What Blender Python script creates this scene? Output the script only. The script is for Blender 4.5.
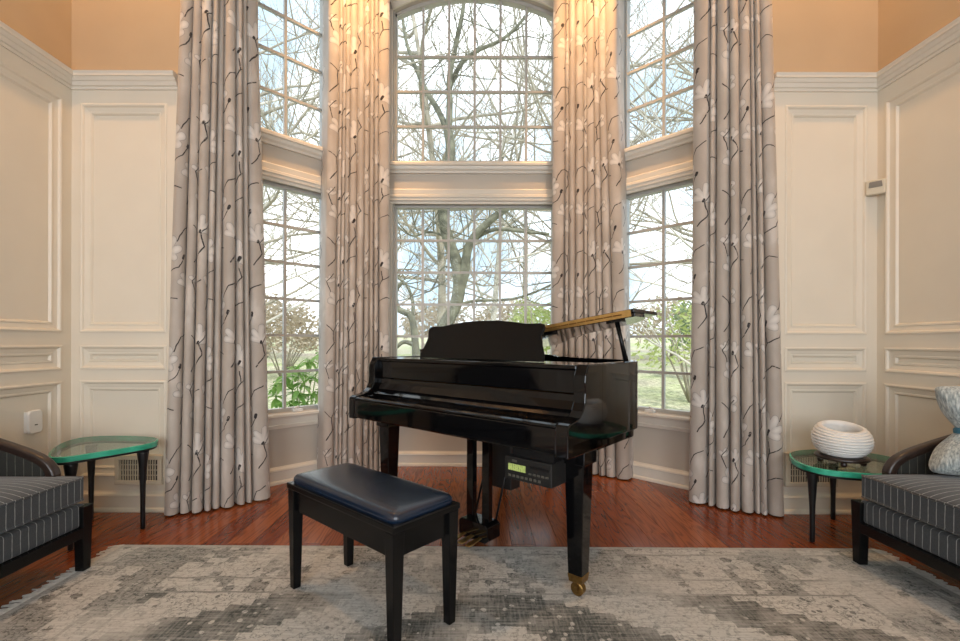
import bpy, math, random
from mathutils import Vector, Matrix, noise as mnoise

# ------------------------------------------------------------------ scene / camera / light
for o in list(bpy.data.objects):
    bpy.data.objects.remove(o, do_unlink=True)
sc = bpy.context.scene
col = sc.collection
R = math.radians
PI = math.pi

F = 452.0            # focal length in pixels of the 960 px wide frame
VX, VY = 474.0, 343.0
CH = 1.10            # camera height

cam_d = bpy.data.cameras.new('camera')
cam_d.sensor_width = 36.0
cam_d.lens = F / 960 * 36
cam_d.shift_x = (480 - VX) / 960
cam_d.shift_y = (VY - 320.5) / 960
cam_d.clip_start = 0.05
cam_d.clip_end = 300
cam = bpy.data.objects.new('camera', cam_d)
cam.location = (0, 0, CH)
cam.rotation_euler = (R(90), R(-0.16), 0)
col.objects.link(cam)
sc.camera = cam

sc.view_settings.view_transform = 'Standard'
sc.view_settings.look = 'None'
sc.view_settings.exposure = 0.42
sc.view_settings.gamma = 1.0
sc.view_settings.use_curve_mapping = False

# world: thin bright spring haze, pale blue between white cloud
world = bpy.data.worlds.new('sky')
sc.world = world
world.use_nodes = True
wn = world.node_tree.nodes
wl = world.node_tree.links
wn.clear()
w_out = wn.new('ShaderNodeOutputWorld')
w_bg = wn.new('ShaderNodeBackground')
w_tc = wn.new('ShaderNodeTexCoord')
w_ns = wn.new('ShaderNodeTexNoise')
w_ns.inputs['Scale'].default_value = 3.0
w_ns.inputs['Detail'].default_value = 5.0
w_rp = wn.new('ShaderNodeValToRGB')
w_rp.color_ramp.elements[0].position = 0.43
w_rp.color_ramp.elements[0].color = (0.31, 0.41, 0.50, 1)
w_rp.color_ramp.elements[1].position = 0.66
w_rp.color_ramp.elements[1].color = (1.0, 1.0, 1.0, 1)
wl.new(w_tc.outputs['Generated'], w_ns.inputs['Vector'])
wl.new(w_ns.outputs['Fac'], w_rp.inputs['Fac'])
wl.new(w_rp.outputs['Color'], w_bg.inputs['Color'])
w_bg.inputs['Strength'].default_value = 2.2
wl.new(w_bg.outputs['Background'], w_out.inputs['Surface'])


def light(name, kind, loc, target, energy, color, size=None, size_y=None, spot=None, blend=0.5, angle=None):
    d = bpy.data.lights.new(name, kind)
    d.energy = energy
    d.color = color
    if kind == 'AREA':
        d.shape = 'RECTANGLE'
        d.size = size
        d.size_y = size_y or size
    elif kind == 'SUN':
        d.angle = angle
    else:
        d.shadow_soft_size = size or 0.1
    if spot:
        d.spot_size = spot
        d.spot_blend = blend
    o = bpy.data.objects.new(name, d)
    o.location = loc
    v = Vector(target) - Vector(loc)
    o.rotation_euler = v.to_track_quat('-Z', 'Y').to_euler()
    col.objects.link(o)
    return o


# the sun stands behind the house; the garden beyond its shadow is lit
light('sun', 'SUN', (6, -12, 20), (0, 0, 0), 2.4, (1.0, 0.95, 0.87), angle=R(2))
# fill lamps standing in for daylight through unseen rear windows
light('rear_daylight_fill', 'AREA', (-1.35, -3.05, 1.9), (-1.0, 3, 1.2), 58, (0.90, 0.95, 1.0), 1.9, 2.6)
light('rear_daylight_fill', 'AREA', (1.35, -3.05, 1.9), (1.0, 3, 1.2), 58, (0.90, 0.95, 1.0), 1.9, 2.6)
# warm recessed lamps in the tall ceiling
for (lx, ly, tx, ty, tz, e, sp) in ((-0.75, 3.10, -1.08, 3.85, 3.1, 230, 48), (0.75, 3.10, 1.08, 3.85, 3.1, 230, 48), (0, 3.1, 0, 3.6, 0, 25, 95),
                                    (-2.0, 2.2, -2.35, 2.9, 1.6, 125, 95), (2.0, 2.2, 2.35, 2.9, 1.6, 125, 95)):
    light('recessed_lamp_light', 'SPOT', (lx, ly, 4.88), (tx, ty, tz), e, (1.0, 0.53, 0.20), 0.06, spot=R(sp), blend=0.9)

# ------------------------------------------------------------------ node helpers


class NT:
    def __init__(self, name):
        self.m = bpy.data.materials.new(name)
        self.m.use_nodes = True
        self.t = self.m.node_tree
        self.n = self.t.nodes
        self.l = self.t.links
        self.n.clear()
        self.out = self.n.new('ShaderNodeOutputMaterial')

    def set(self, sock, v):
        if v is None:
            return
        if isinstance(v, bpy.types.NodeSocket):
            self.l.new(v, sock)
        else:
            if isinstance(v, (tuple, list)) and len(v) == 3 and len(sock.default_value) == 4:
                v = (*v, 1)
            sock.default_value = v

    def math(self, op, a, b=None, c=None, clamp=False):
        n = self.n.new('ShaderNodeMath')
        n.operation = op
        n.use_clamp = clamp
        self.set(n.inputs[0], a)
        self.set(n.inputs[1], b)
        self.set(n.inputs[2], c)
        return n.outputs[0]

    def vec(self, op, a, b=None, out=0, scale=None):
        n = self.n.new('ShaderNodeVectorMath')
        n.operation = op
        self.set(n.inputs[0], a)
        self.set(n.inputs[1], b)
        if scale is not None:
            self.set(n.inputs['Scale'], scale)
        return n.outputs[out]

    def coord(self, kind='Object'):
        return self.n.new('ShaderNodeTexCoord').outputs[kind]

    def sep(self, v):
        n = self.n.new('ShaderNodeSeparateXYZ')
        self.set(n.inputs[0], v)
        return n.outputs[0], n.outputs[1], n.outputs[2]

    def comb(self, x=0.0, y=0.0, z=0.0):
        n = self.n.new('ShaderNodeCombineXYZ')
        self.set(n.inputs[0], x)
        self.set(n.inputs[1], y)
        self.set(n.inputs[2], z)
        return n.outputs[0]

    def noise(self, v, scale=5, detail=3, rough=0.5, dist=0.0):
        n = self.n.new('ShaderNodeTexNoise')
        self.set(n.inputs['Vector'], v)
        n.inputs['Scale'].default_value = scale
        n.inputs['Detail'].default_value = detail
        n.inputs['Roughness'].default_value = rough
        n.inputs['Distortion'].default_value = dist
        return n.outputs[0], n.outputs[1]

    def voronoi(self, v, scale=5, feature='F1'):
        n = self.n.new('ShaderNodeTexVoronoi')
        n.feature = feature
        self.set(n.inputs['Vector'], v)
        n.inputs['Scale'].default_value = scale
        return n.outputs

    def ramp(self, f, stops):
        n = self.n.new('ShaderNodeValToRGB')
        e = n.color_ramp.elements
        while len(e) < len(stops):
            e.new(0.5)
        for i, (p, c) in enumerate(stops):
            e[i].position = p
            e[i].color = (*c, 1) if len(c) == 3 else c
        self.set(n.inputs[0], f)
        return n.outputs[0]

    def step(self, f, lo, hi, a=0.0, b=1.0):
        n = self.n.new('ShaderNodeMapRange')
        n.inputs['From Min'].default_value = lo
        n.inputs['From Max'].default_value = hi
        n.inputs['To Min'].default_value = a
        n.inputs['To Max'].default_value = b
        self.set(n.inputs['Value'], f)
        return n.outputs[0]

    def mix(self, f, a, b):
        n = self.n.new('ShaderNodeMix')
        n.data_type = 'RGBA'
        self.set(n.inputs[0], f)
        self.set(n.inputs[6], a)
        self.set(n.inputs[7], b)
        return n.outputs[2]

    def bump(self, h, strength=0.2, dist=0.01):
        n = self.n.new('ShaderNodeBump')
        n.inputs['Strength'].default_value = strength
        n.inputs['Distance'].default_value = dist
        self.set(n.inputs['Height'], h)
        return n.outputs[0]

    def bsdf(self, color, rough=0.5, metal=0.0, normal=None, spec=0.5, coat=0.0, coat_rough=0.05, **kw):
        b = self.n.new('ShaderNodeBsdfPrincipled')
        self.set(b.inputs['Base Color'], color)
        self.set(b.inputs['Roughness'], rough)
        self.set(b.inputs['Metallic'], metal)
        self.set(b.inputs['Specular IOR Level'], spec)
        self.set(b.inputs['Coat Weight'], coat)
        self.set(b.inputs['Coat Roughness'], coat_rough)
        for k, v in kw.items():
            self.set(b.inputs[k.replace('_', ' ')], v)
        if normal is not None:
            self.l.new(normal, b.inputs['Normal'])
        self.l.new(b.outputs[0], self.out.inputs[0])
        return b


def simple(name, color, rough=0.5, metal=0.0, var=0.08, nscale=12, bump=0.0, bscale=120, **kw):
    t = NT(name)
    c = t.coord()
    f, _ = t.noise(c, nscale, 3)
    dark = tuple(x * (1 - var) for x in color)
    lite = tuple(min(1, x * (1 + var)) for x in color)
    cc = t.ramp(f, [(0.3, dark), (0.7, lite)])
    nrm = None
    if bump:
        h, _ = t.noise(c, bscale, 2)
        nrm = t.bump(h, bump, 0.004)
    t.bsdf(cc, rough, metal, nrm, **kw)
    return t.m


M = {}
M['cream'] = simple('cream_wainscot_paint', (0.75, 0.68, 0.565), 0.42, var=0.02, nscale=4)
M['trim'] = simple('white_trim_paint', (0.73, 0.675, 0.58), 0.35, var=0.02, nscale=4)
M['tan'] = simple('tan_wall_paint', (0.46, 0.35, 0.23), 0.6, var=0.03, nscale=3, bump=0.08, bscale=220)
M['taupe'] = simple('pale_taupe_wall_paint', (0.56, 0.50, 0.42), 0.6, var=0.03, nscale=3)
M['ceil'] = simple('ceiling_paint', (0.82, 0.78, 0.72), 0.7, var=0.02)
M['sash'] = simple('backlit_sash_paint', (0.46, 0.45, 0.42), 0.35, var=0.02)  # white paint, its backlit shade put into a greyer base colour
M['black_gloss'] = simple('black_piano_lacquer', (0.0025, 0.0025, 0.003), 0.06, var=0.2, nscale=3, spec=0.42)
M['black_satin'] = simple('black_satin_wood', (0.005, 0.005, 0.0052), 0.25, var=0.3, nscale=30, bump=0.05, bscale=60, spec=0.22)
M['black_metal'] = simple('black_metal', (0.010, 0.010, 0.011), 0.35, var=0.2, metal=0.2)
M['leather'] = simple('sky_tinted_leatherette', (0.004, 0.014, 0.034), 0.25, var=0.2, bump=0.06, bscale=260, spec=0.75)  # black leatherette, blue sky reflection put into the base colour
M['brass'] = simple('brass', (0.62, 0.40, 0.15), 0.32, 1.0, var=0.12, nscale=40)
M['old_brass'] = simple('worn_brass', (0.30, 0.18, 0.06), 0.38, 1.0, var=0.25, nscale=60)
M['plate_gold'] = simple('gold_cast_plate', (0.42, 0.28, 0.10), 0.45, 0.6, var=0.1)
M['felt'] = simple('dark_felt', (0.012, 0.010, 0.010), 0.9, var=0.3, nscale=80)
M['white_plastic'] = simple('white_plastic', (0.72, 0.70, 0.66), 0.35, var=0.02)
M['sensor_beige'] = simple('beige_plastic', (0.62, 0.55, 0.42), 0.4, var=0.02)
M['sensor_lens'] = simple('grey_lens', (0.22, 0.20, 0.17), 0.3, var=0.05)
M['vent_paint'] = simple('vent_enamel', (0.62, 0.54, 0.42), 0.4, var=0.03)
M['vent_dark'] = simple('vent_cavity_shade', (0.015, 0.014, 0.013), 0.8, var=0.1)
M['vase'] = simple('white_ceramic', (0.80, 0.78, 0.74), 0.35, var=0.03, nscale=20)
M['dark_wood'] = simple('dark_brown_wood', (0.028, 0.016, 0.012), 0.3, var=0.35, nscale=40, spec=0.6)
M['module'] = simple('module_black_plastic', (0.012, 0.012, 0.012), 0.45, var=0.1)
M['button'] = simple('grey_button', (0.09, 0.085, 0.07), 0.5, var=0.1)
M['fringe'] = simple('cream_fringe_yarn', (0.55, 0.52, 0.47), 0.9, var=0.15, nscale=60)
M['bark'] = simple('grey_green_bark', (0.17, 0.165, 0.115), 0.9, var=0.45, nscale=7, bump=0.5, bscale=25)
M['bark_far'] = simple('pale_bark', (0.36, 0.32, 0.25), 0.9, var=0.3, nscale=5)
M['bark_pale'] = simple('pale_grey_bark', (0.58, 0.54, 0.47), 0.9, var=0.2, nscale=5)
M['band'] = simple('blue_band_cloth', (0.05, 0.17, 0.24), 0.6, var=0.25, nscale=40)

# LCD: a lit screen
t = NT('green_lcd')
c = t.coord()
x, y, z = t.sep(c)
g = t.math('MULTIPLY', t.math('GREATER_THAN', t.math('FRACT', t.math('MULTIPLY', x, 90.0)), 0.45),
           t.math('GREATER_THAN', t.noise(c, 160, 1)[0], 0.52))
cc = t.mix(g, (0.42, 0.52, 0.16), (0.20, 0.26, 0.08))
t.bsdf(cc, 0.3, Emission_Color=cc, Emission_Strength=0.18)
M['lcd'] = t.m

# lamp lens of the recessed lamps
t = NT('lamp_lens')
t.bsdf((0.9, 0.8, 0.6), 0.4, Emission_Color=(1.0, 0.72, 0.42), Emission_Strength=3.0)
M['lamp_lens'] = t.m

# hardwood floor
t = NT('red_oak_floor')
c = t.coord()
rnd = t.n.new('ShaderNodeObjectInfo').outputs['Random']
off = t.comb(t.math('MULTIPLY', rnd, 37.0), t.math('MULTIPLY', rnd, 91.0), 0.0)
p = t.vec('ADD', c, off)
ps = t.vec('MULTIPLY', p, (9.0, 0.8, 1.0))
n1, _ = t.noise(ps, 1.5, 2, 0.45, 0.4)
rings = t.math('FRACT', t.math('MULTIPLY', n1, 11.0))
rings = t.math('ABSOLUTE', t.math('SUBTRACT', rings, 0.5))
n2, _ = t.noise(t.vec('MULTIPLY', p, (220.0, 6.0, 1.0)), 1.0, 2)
base = t.ramp(rnd, [(0.0, (0.185, 0.037, 0.009)), (0.5, (0.250, 0.058, 0.014)), (1.0, (0.330, 0.092, 0.025))])
grain = t.step(rings, 0.0, 0.26, 0.60, 1.08)
grain = t.math('MULTIPLY', grain, t.step(n2, 0.3, 0.7, 0.90, 1.06))
cc = t.vec('SCALE', base, scale=grain)
rr = t.step(n2, 0.2, 0.8, 0.15, 0.24)
t.bsdf(cc, rr, normal=t.bump(grain, 0.06, 0.003), spec=0.5)
M['floor'] = t.m

# wood of a floor that lies below the boards
t = NT('floor_underlay')
t.bsdf((0.05, 0.016, 0.007), 0.6)
M['underlay'] = t.m

# window glass
t = NT('window_glass')
tr = t.n.new('ShaderNodeBsdfTransparent')
tr.inputs[0].default_value = (0.97, 0.985, 0.99, 1)
gl = t.n.new('ShaderNodeBsdfGlossy')
gl.inputs['Roughness'].default_value = 0.02
lw = t.n.new('ShaderNodeLayerWeight')
mx = t.n.new('ShaderNodeMixShader')
t.l.new(t.math('MULTIPLY_ADD', t.math('POWER', lw.outputs['Facing'], 5.0), 0.4, 0.004), mx.inputs[0])
t.l.new(tr.outputs[0], mx.inputs[1])
t.l.new(gl.outputs[0], mx.inputs[2])
t.l.new(mx.outputs[0], t.out.inputs[0])
M['glass'] = t.m

# table glass: clear face, green rim
t = NT('table_glass')
tr = t.n.new('ShaderNodeBsdfTransparent')
tr.inputs[0].default_value = (0.84, 0.95, 0.90, 1)
gl = t.n.new('ShaderNodeBsdfGlossy')
gl.inputs['Roughness'].default_value = 0.03
lw = t.n.new('ShaderNodeLayerWeight')
mx = t.n.new('ShaderNodeMixShader')
t.l.new(t.math('MULTIPLY_ADD', t.math('POWER', lw.outputs['Facing'], 4.0), 0.7, 0.04), mx.inputs[0])
t.l.new(tr.outputs[0], mx.inputs[1])
t.l.new(gl.outputs[0], mx.inputs[2])
t.l.new(mx.outputs[0], t.out.inputs[0])
M['tglass'] = t.m
t = NT('green_glass_edge')
c = t.coord()
f, _ = t.noise(c, 14, 2)
cc = t.ramp(f, [(0.3, (0.020, 0.28, 0.17)), (0.7, (0.06, 0.50, 0.33))])
t.bsdf(cc, 0.12, spec=0.7)
M['gedge'] = t.m


# pinstripe upholstery (stripe runs across the width axis of the seat)
def stripe(name, base, line, spacing=0.034, axis=0):
    t = NT(name)
    c = t.coord()
    x, y, z = t.sep(c)
    wob, _ = t.noise(c, 9, 2)
    xx = t.math('ADD', (x, y, z)[axis], t.math('MULTIPLY', t.math('SUBTRACT', wob, 0.5), 0.006))
    fr = t.math('FRACT', t.math('ADD', t.math('DIVIDE', xx, spacing), 50.3))
    d = t.math('ABSOLUTE', t.math('SUBTRACT', fr, 0.5))
    br, _ = t.noise(t.vec('MULTIPLY', c, (300, 60, 60)), 1.0, 2)
    ln = t.math('MULTIPLY', t.step(d, 0.03, 0.06, 0.8, 0.0), t.step(br, 0.3, 0.6, 0.55, 1.0))
    wv, _ = t.noise(c, 380, 2)
    bb = t.mix(t.step(wv, 0.3, 0.7), tuple(v * 0.72 for v in base), tuple(v * 1.25 for v in base))
    cc = t.mix(ln, bb, line)
    t.bsdf(cc, 0.85, normal=t.bump(wv, 0.25, 0.002), spec=0.25, Sheen_Weight=0.25)
    return t.m


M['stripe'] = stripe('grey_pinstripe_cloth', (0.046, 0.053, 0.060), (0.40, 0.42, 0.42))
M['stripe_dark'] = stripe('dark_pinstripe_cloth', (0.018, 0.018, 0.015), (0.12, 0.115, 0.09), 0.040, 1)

# chenille pillow
t = NT('silver_chenille')
c = t.coord()
f, _ = t.noise(t.vec('MULTIPLY', c, (1.0, 1.0, 0.25)), 130, 3)
cc = t.ramp(f, [(0.32, (0.20, 0.23, 0.23)), (0.52, (0.40, 0.44, 0.43)), (0.7, (0.62, 0.65, 0.62))])
t.bsdf(cc, 0.8, normal=t.bump(f, 0.7, 0.006), spec=0.3, Sheen_Weight=0.4)
M['chenille'] = t.m

# ---- curtain print: magnolia branches on taupe satin


def curtain_material():
    t = NT('magnolia_print_curtain')
    uv = t.coord('UV')
    x, y, _ = t.sep(uv)
    TW, TH = 0.50, 0.70
    colid = t.math('FLOOR', t.math('DIVIDE', x, TW))
    par = t.math('FRACT', t.math('MULTIPLY', colid, 0.5))         # 0 / .5 : half drop
    ys = t.math('ADD', y, t.math('MULTIPLY', par, TH))
    _, nc = t.noise(uv, 9.0, 2)
    wob = t.vec('SCALE', t.vec('SUBTRACT', nc, (0.5, 0.5, 0.5)), scale=0.035)
    lx = t.math('MULTIPLY', t.math('FRACT', t.math('DIVIDE', x, TW)), TW)
    ly = t.math('MULTIPLY', t.math('FRACT', t.math('DIVIDE', ys, TH)), TH)
    p = t.vec('ADD', t.comb(lx, ly, 0.0), wob)
    p = t.vec('MULTIPLY', p, (1.0, 1.0, 0))

    def seg(a, b, r):
        ba = (b[0] - a[0], b[1] - a[1], 0.0)
        L2 = ba[0] ** 2 + ba[1] ** 2
        pa = t.vec('SUBTRACT', p, (a[0], a[1], 0.0))
        h = t.vec('DOT_PRODUCT', pa, (ba[0] / L2, ba[1] / L2, 0.0), out=1)
        h = t.math('ADD', h, 0.0, clamp=True)
        d = t.vec('DISTANCE', pa, t.vec('SCALE', ba, scale=h), out=1)
        return t.math('SUBTRACT', d, r)

    def mn(lst):
        while len(lst) > 1:
            nx = [t.math('MINIMUM', lst[i], lst[i + 1]) for i in range(0, len(lst) - 1, 2)]
            if len(lst) % 2:
                nx.append(lst[-1])
            lst = nx
        return lst[0]
    W, T = 0.0040, 0.0031
    stems = [((.06, .02), (.12, .10), W), ((.12, .10), (.11, .20), W), ((.11, .20), (.17, .29), W), ((.17, .29), (.16, .36), W),
             ((.12, .10), (.20, .14), T), ((.20, .14), (.25, .13), T), ((.11, .20), (.05, .25), T), 
             ((.17, .29), (.25, .33), T), ((.25, .33), (.28, .39), T), 
             ((.30, .04), (.36, .12), W), ((.36, .12), (.34, .20), W), ((.34, .20), (.40, .27), T),
             ((.38, .42), (.44, .50), W), ((.44, .50), (.41, .565), W),
             ((.24, .50), (.28, .58), T), ((.28, .58), (.34, .61), T), ((.08, .52), (.05, .60), T),
             ((.05, .60), (.10, .66), T), ]
    darkbits = [((.155, .410), (.165, .43), .010), ((.395, .575), (.40, .585), .008), ((.28, .395), (.285, .41), .009),
                
                ((.33, .205), (.335, .215), .008)]
    petals = []

    def flower(cx, cy, s, angs):
        for a, L in angs:
            dx, dy = math.cos(R(a)), math.sin(R(a))
            petals.append(((cx + dx * .012 * s, cy + dy * .012 * s), (cx + dx * L * s, cy + dy * L * s), .020 * s))
    flower(.16, .42, 1.25, ((95, .085), (60, .08), (130, .08), (20, .07), (165, .07), (-20, .05)))
    flower(.335, .22, 1.1, ((85, .08), (40, .08), (130, .07), (0, .06), (170, .06)))
    flower(.40, .575, 0.8, ((80, .08), (120, .07), (45, .07)))
    flower(.07, .60, 0.65, ((90, .06), (140, .06), (30, .07)))
    db = mn([seg(*s) for s in stems + darkbits])
    dp = mn([seg(*s) for s in petals])
    fb = t.step(db, -0.0012, 0.0016, 1.0, 0.0)
    fp = t.step(dp, -0.003, 0.004, 1.0, 0.0)
    thick, _ = t.noise(uv, 60, 2)
    fb = t.math('MULTIPLY', fb, t.step(thick, 0.30, 0.42, 0.35, 1.0))
    soft, _ = t.noise(t.vec('MULTIPLY', uv, (1.0, 0.5, 1.0)), 6.0, 3)
    weave, _ = t.noise(t.vec('MULTIPLY', uv, (500.0, 120.0, 1.0)), 1.0, 1)
    base = t.ramp(soft, [(0.42, (0.45, 0.39, 0.335)), (0.58, (0.52, 0.46, 0.40)), (0.66, (0.61, 0.55, 0.49))])
    base = t.vec('SCALE', base, scale=t.step(weave, 0.2, 0.8, 0.94, 1.05))
    shade = t.step(dp, -0.020, -0.002, 1.0, 0.82)
    white = t.vec('SCALE', (0.70, 0.65, 0.595), scale=shade)
    cc = t.mix(fp, base, white)
    ol_ = t.step(t.math('ABSOLUTE', dp), 0.0005, 0.0028, 0.45, 0.0)
    cc = t.mix(ol_, cc, (0.06, 0.05, 0.045))
    cc = t.mix(fb, cc, (0.020, 0.016, 0.016))
    b = t.bsdf(cc, 0.55, spec=0.35, Sheen_Weight=0.2)
    # a lined cloth lets a little daylight through
    tl = t.n.new('ShaderNodeBsdfTranslucent')
    t.set(tl.inputs[0], cc)
    mx = t.n.new('ShaderNodeMixShader')
    mx.inputs[0].default_value = 0.04
    t.l.new(b.outputs[0], mx.inputs[1])
    t.l.new(tl.outputs[0], mx.inputs[2])
    t.l.new(mx.outputs[0], t.out.inputs[0])
    return t.m


M['curtain'] = curtain_material()


# ---- rug
def rug_material(W, L):
    t = NT('distressed_medallion_rug')
    c = t.coord()
    _, nc = t.noise(c, 22, 2)
    p = t.vec('ADD', c, t.vec('SCALE', t.vec('SUBTRACT', nc, (0.5, 0.5, 0.5)), scale=0.02))
    x, y, z = t.sep(p)
    ax = t.math('ABSOLUTE', x)
    ay = t.math('ABSOLUTE', y)
    d = t.math('MINIMUM', t.math('SUBTRACT', W / 2, ax), t.math('SUBTRACT', L / 2, ay))

    def band(lo, hi):
        return t.math('MULTIPLY', t.math('GREATER_THAN', d, lo), t.math('LESS_THAN', d, hi))
    # field of stepped lozenges, cut out in coarse knots
    q = 0.045
    qx = t.math('MULTIPLY', t.math('FLOOR', t.math('DIVIDE', x, q)), q)
    qy = t.math('MULTIPLY', t.math('FLOOR', t.math('DIVIDE', y, q)), q)
    qv = t.comb(qx, qy, 0.0)
    m = t.math('ADD', t.math('MULTIPLY', t.math('ABSOLUTE', qx), 0.62), t.math('ABSOLUTE', qy))
    nq, _ = t.noise(qv, 1.9, 3, 0.6)
    rings = t.math('FRACT', t.math('ADD', t.math('DIVIDE', m, 0.55), t.math('MULTIPLY', nq, 0.55)))
    fld = t.math('GREATER_THAN', rings, 0.50)
    # small motifs
    v1 = t.voronoi(p, 10.0)
    petal = t.math('LESS_THAN', t.math('ADD', v1['Distance'], t.math('MULTIPLY', t.noise(p, 70, 1)[0], 0.35)), 0.44)
    v2 = t.voronoi(t.vec('MULTIPLY', p, (1.0, 1.0, 0.0)), 19.0)
    fine = t.math('LESS_THAN', v2['Distance'], 0.20)
    n_f, _ = t.noise(p, 26, 3, 0.6)
    scroll = t.math('LESS_THAN', t.math('ABSOLUTE', t.math('SUBTRACT', n_f, 0.5)), 0.03)
    fld = t.math('ABSOLUTE', t.math('SUBTRACT', fld, t.math('MULTIPLY', fine, 0.9)))
    fld = t.math('MAXIMUM', fld, t.math('MULTIPLY', scroll, 0.55))
    # border
    nb_, _ = t.noise(qv, 2.6, 3, 0.6)
    bg = t.math('MULTIPLY', t.math('GREATER_THAN', nb_, 0.50), 0.55)
    brd = t.math('ABSOLUTE', t.math('SUBTRACT', bg, t.math('MULTIPLY', petal, 0.75)))
    brd = t.math('ADD', brd, t.math('MULTIPLY', scroll, 0.4), clamp=True)
    inner = t.math('GREATER_THAN', d, 0.46)
    val = t.math('ADD', t.math('MULTIPLY', fld, inner), t.math('MULTIPLY', brd, t.math('SUBTRACT', 1.0, inner)))
    for lo, hi, k in ((0.0, 0.03, 0.35), (0.085, 0.10, 0.6), (0.33, 0.345, 0.6), (0.45, 0.465, 0.65)):
        b = band(lo, hi)
        val = t.math('ADD', t.math('MULTIPLY', val, t.math('SUBTRACT', 1.0, b)), t.math('MULTIPLY', b, k))
    # wear: broad fade and fine streaks across
    wear, _ = t.noise(c, 1.7, 4, 0.65)
    streak, _ = t.noise(t.vec('MULTIPLY', c, (5.0, 90.0, 1.0)), 1.0, 3, 0.6)
    streak2, _ = t.noise(t.vec('MULTIPLY', c, (120.0, 9.0, 1.0)), 1.0, 3, 0.6)
    spot_, _ = t.noise(c, 60, 3, 0.7)
    keep = t.math('MULTIPLY', t.step(wear, 0.38, 0.54, 0.35, 1.0), t.step(streak, 0.30, 0.58, 0.60, 1.0))
    keep = t.math('MULTIPLY', keep, t.step(streak2, 0.25, 0.58, 0.65, 1.0))
    val = t.math('MULTIPLY', val, keep)
    val = t.math('ADD', val, t.step(spot_, 0.52, 0.72, 0.0, 0.38), clamp=True)
    tone, _ = t.noise(c, 1.3, 2)
    light_c = t.mix(t.step(tone, 0.35, 0.65), (0.60, 0.575, 0.53), (0.56, 0.57, 0.55))
    dark_c = t.mix(t.step(tone, 0.35, 0.65), (0.085, 0.085, 0.076), (0.080, 0.095, 0.096))
    back_n, _ = t.noise(t.vec('MULTIPLY', c, (8.0, 140.0, 1.0)), 1.0, 2)
    light_c = t.vec('SCALE', light_c, scale=t.step(back_n, 0.2, 0.8, 0.72, 1.12))
    cc = t.mix(val, light_c, dark_c)
    pile, _ = t.noise(c, 420, 2)
    t.bsdf(cc, 0.95, normal=t.bump(pile, 0.4, 0.004), spec=0.12)
    return t.m


RX0, RX1, RY0, RY1 = -1.885, 2.105, -0.30, 2.42
M['rug'] = rug_material(RX1 - RX0, RY1 - RY0)

# outdoors
t = NT('leaf_litter_lawn')
c = t.coord()
a, _ = t.noise(c, 0.35, 4)
b2, _ = t.noise(c, 9.0, 4, 0.7)
cc = t.ramp(a, [(0.35, (0.42, 0.36, 0.28)), (0.5, (0.46, 0.44, 0.30)), (0.65, (0.36, 0.40, 0.20))])
cc = t.vec('SCALE', cc, scale=t.step(b2, 0.35, 0.65, 0.55, 1.5))
t.bsdf(cc, 0.95, spec=0.1)
M['lawn'] = t.m


def leafmat(name, ca, cb, transl=0.35):
    t = NT(name)
    c = t.coord()
    f, _ = t.noise(c, 3.0, 3)
    rnd = t.n.new('ShaderNodeObjectInfo').outputs['Random']
    f = t.math('ADD', t.math('MULTIPLY', f, 0.7), t.math('MULTIPLY', rnd, 0.3))
    cc = t.ramp(f, [(0.3, ca), (0.7, cb)])
    b = t.bsdf(cc, 0.5, spec=0.4)
    tl = t.n.new('ShaderNodeBsdfTranslucent')
    t.set(tl.inputs[0], cc)
    mx = t.n.new('ShaderNodeMixShader')
    mx.inputs[0].default_value = transl
    t.l.new(b.outputs[0], mx.inputs[1])
    t.l.new(tl.outputs[0], mx.inputs[2])
    t.l.new(mx.outputs[0], t.out.inputs[0])
    return t.m


M['leaf'] = leafmat('rhododendron_leaf', (0.16, 0.34, 0.06), (0.46, 0.60, 0.20))
M['spring'] = leafmat('spring_leaf', (0.34, 0.42, 0.12), (0.58, 0.62, 0.28))
M['evergreen'] = leafmat('evergreen_leaf', (0.16, 0.24, 0.12), (0.34, 0.42, 0.22))
M['beech'] = leafmat('dry_leaf', (0.42, 0.34, 0.24), (0.66, 0.58, 0.46))

# ------------------------------------------------------------------ mesh helpers


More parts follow.
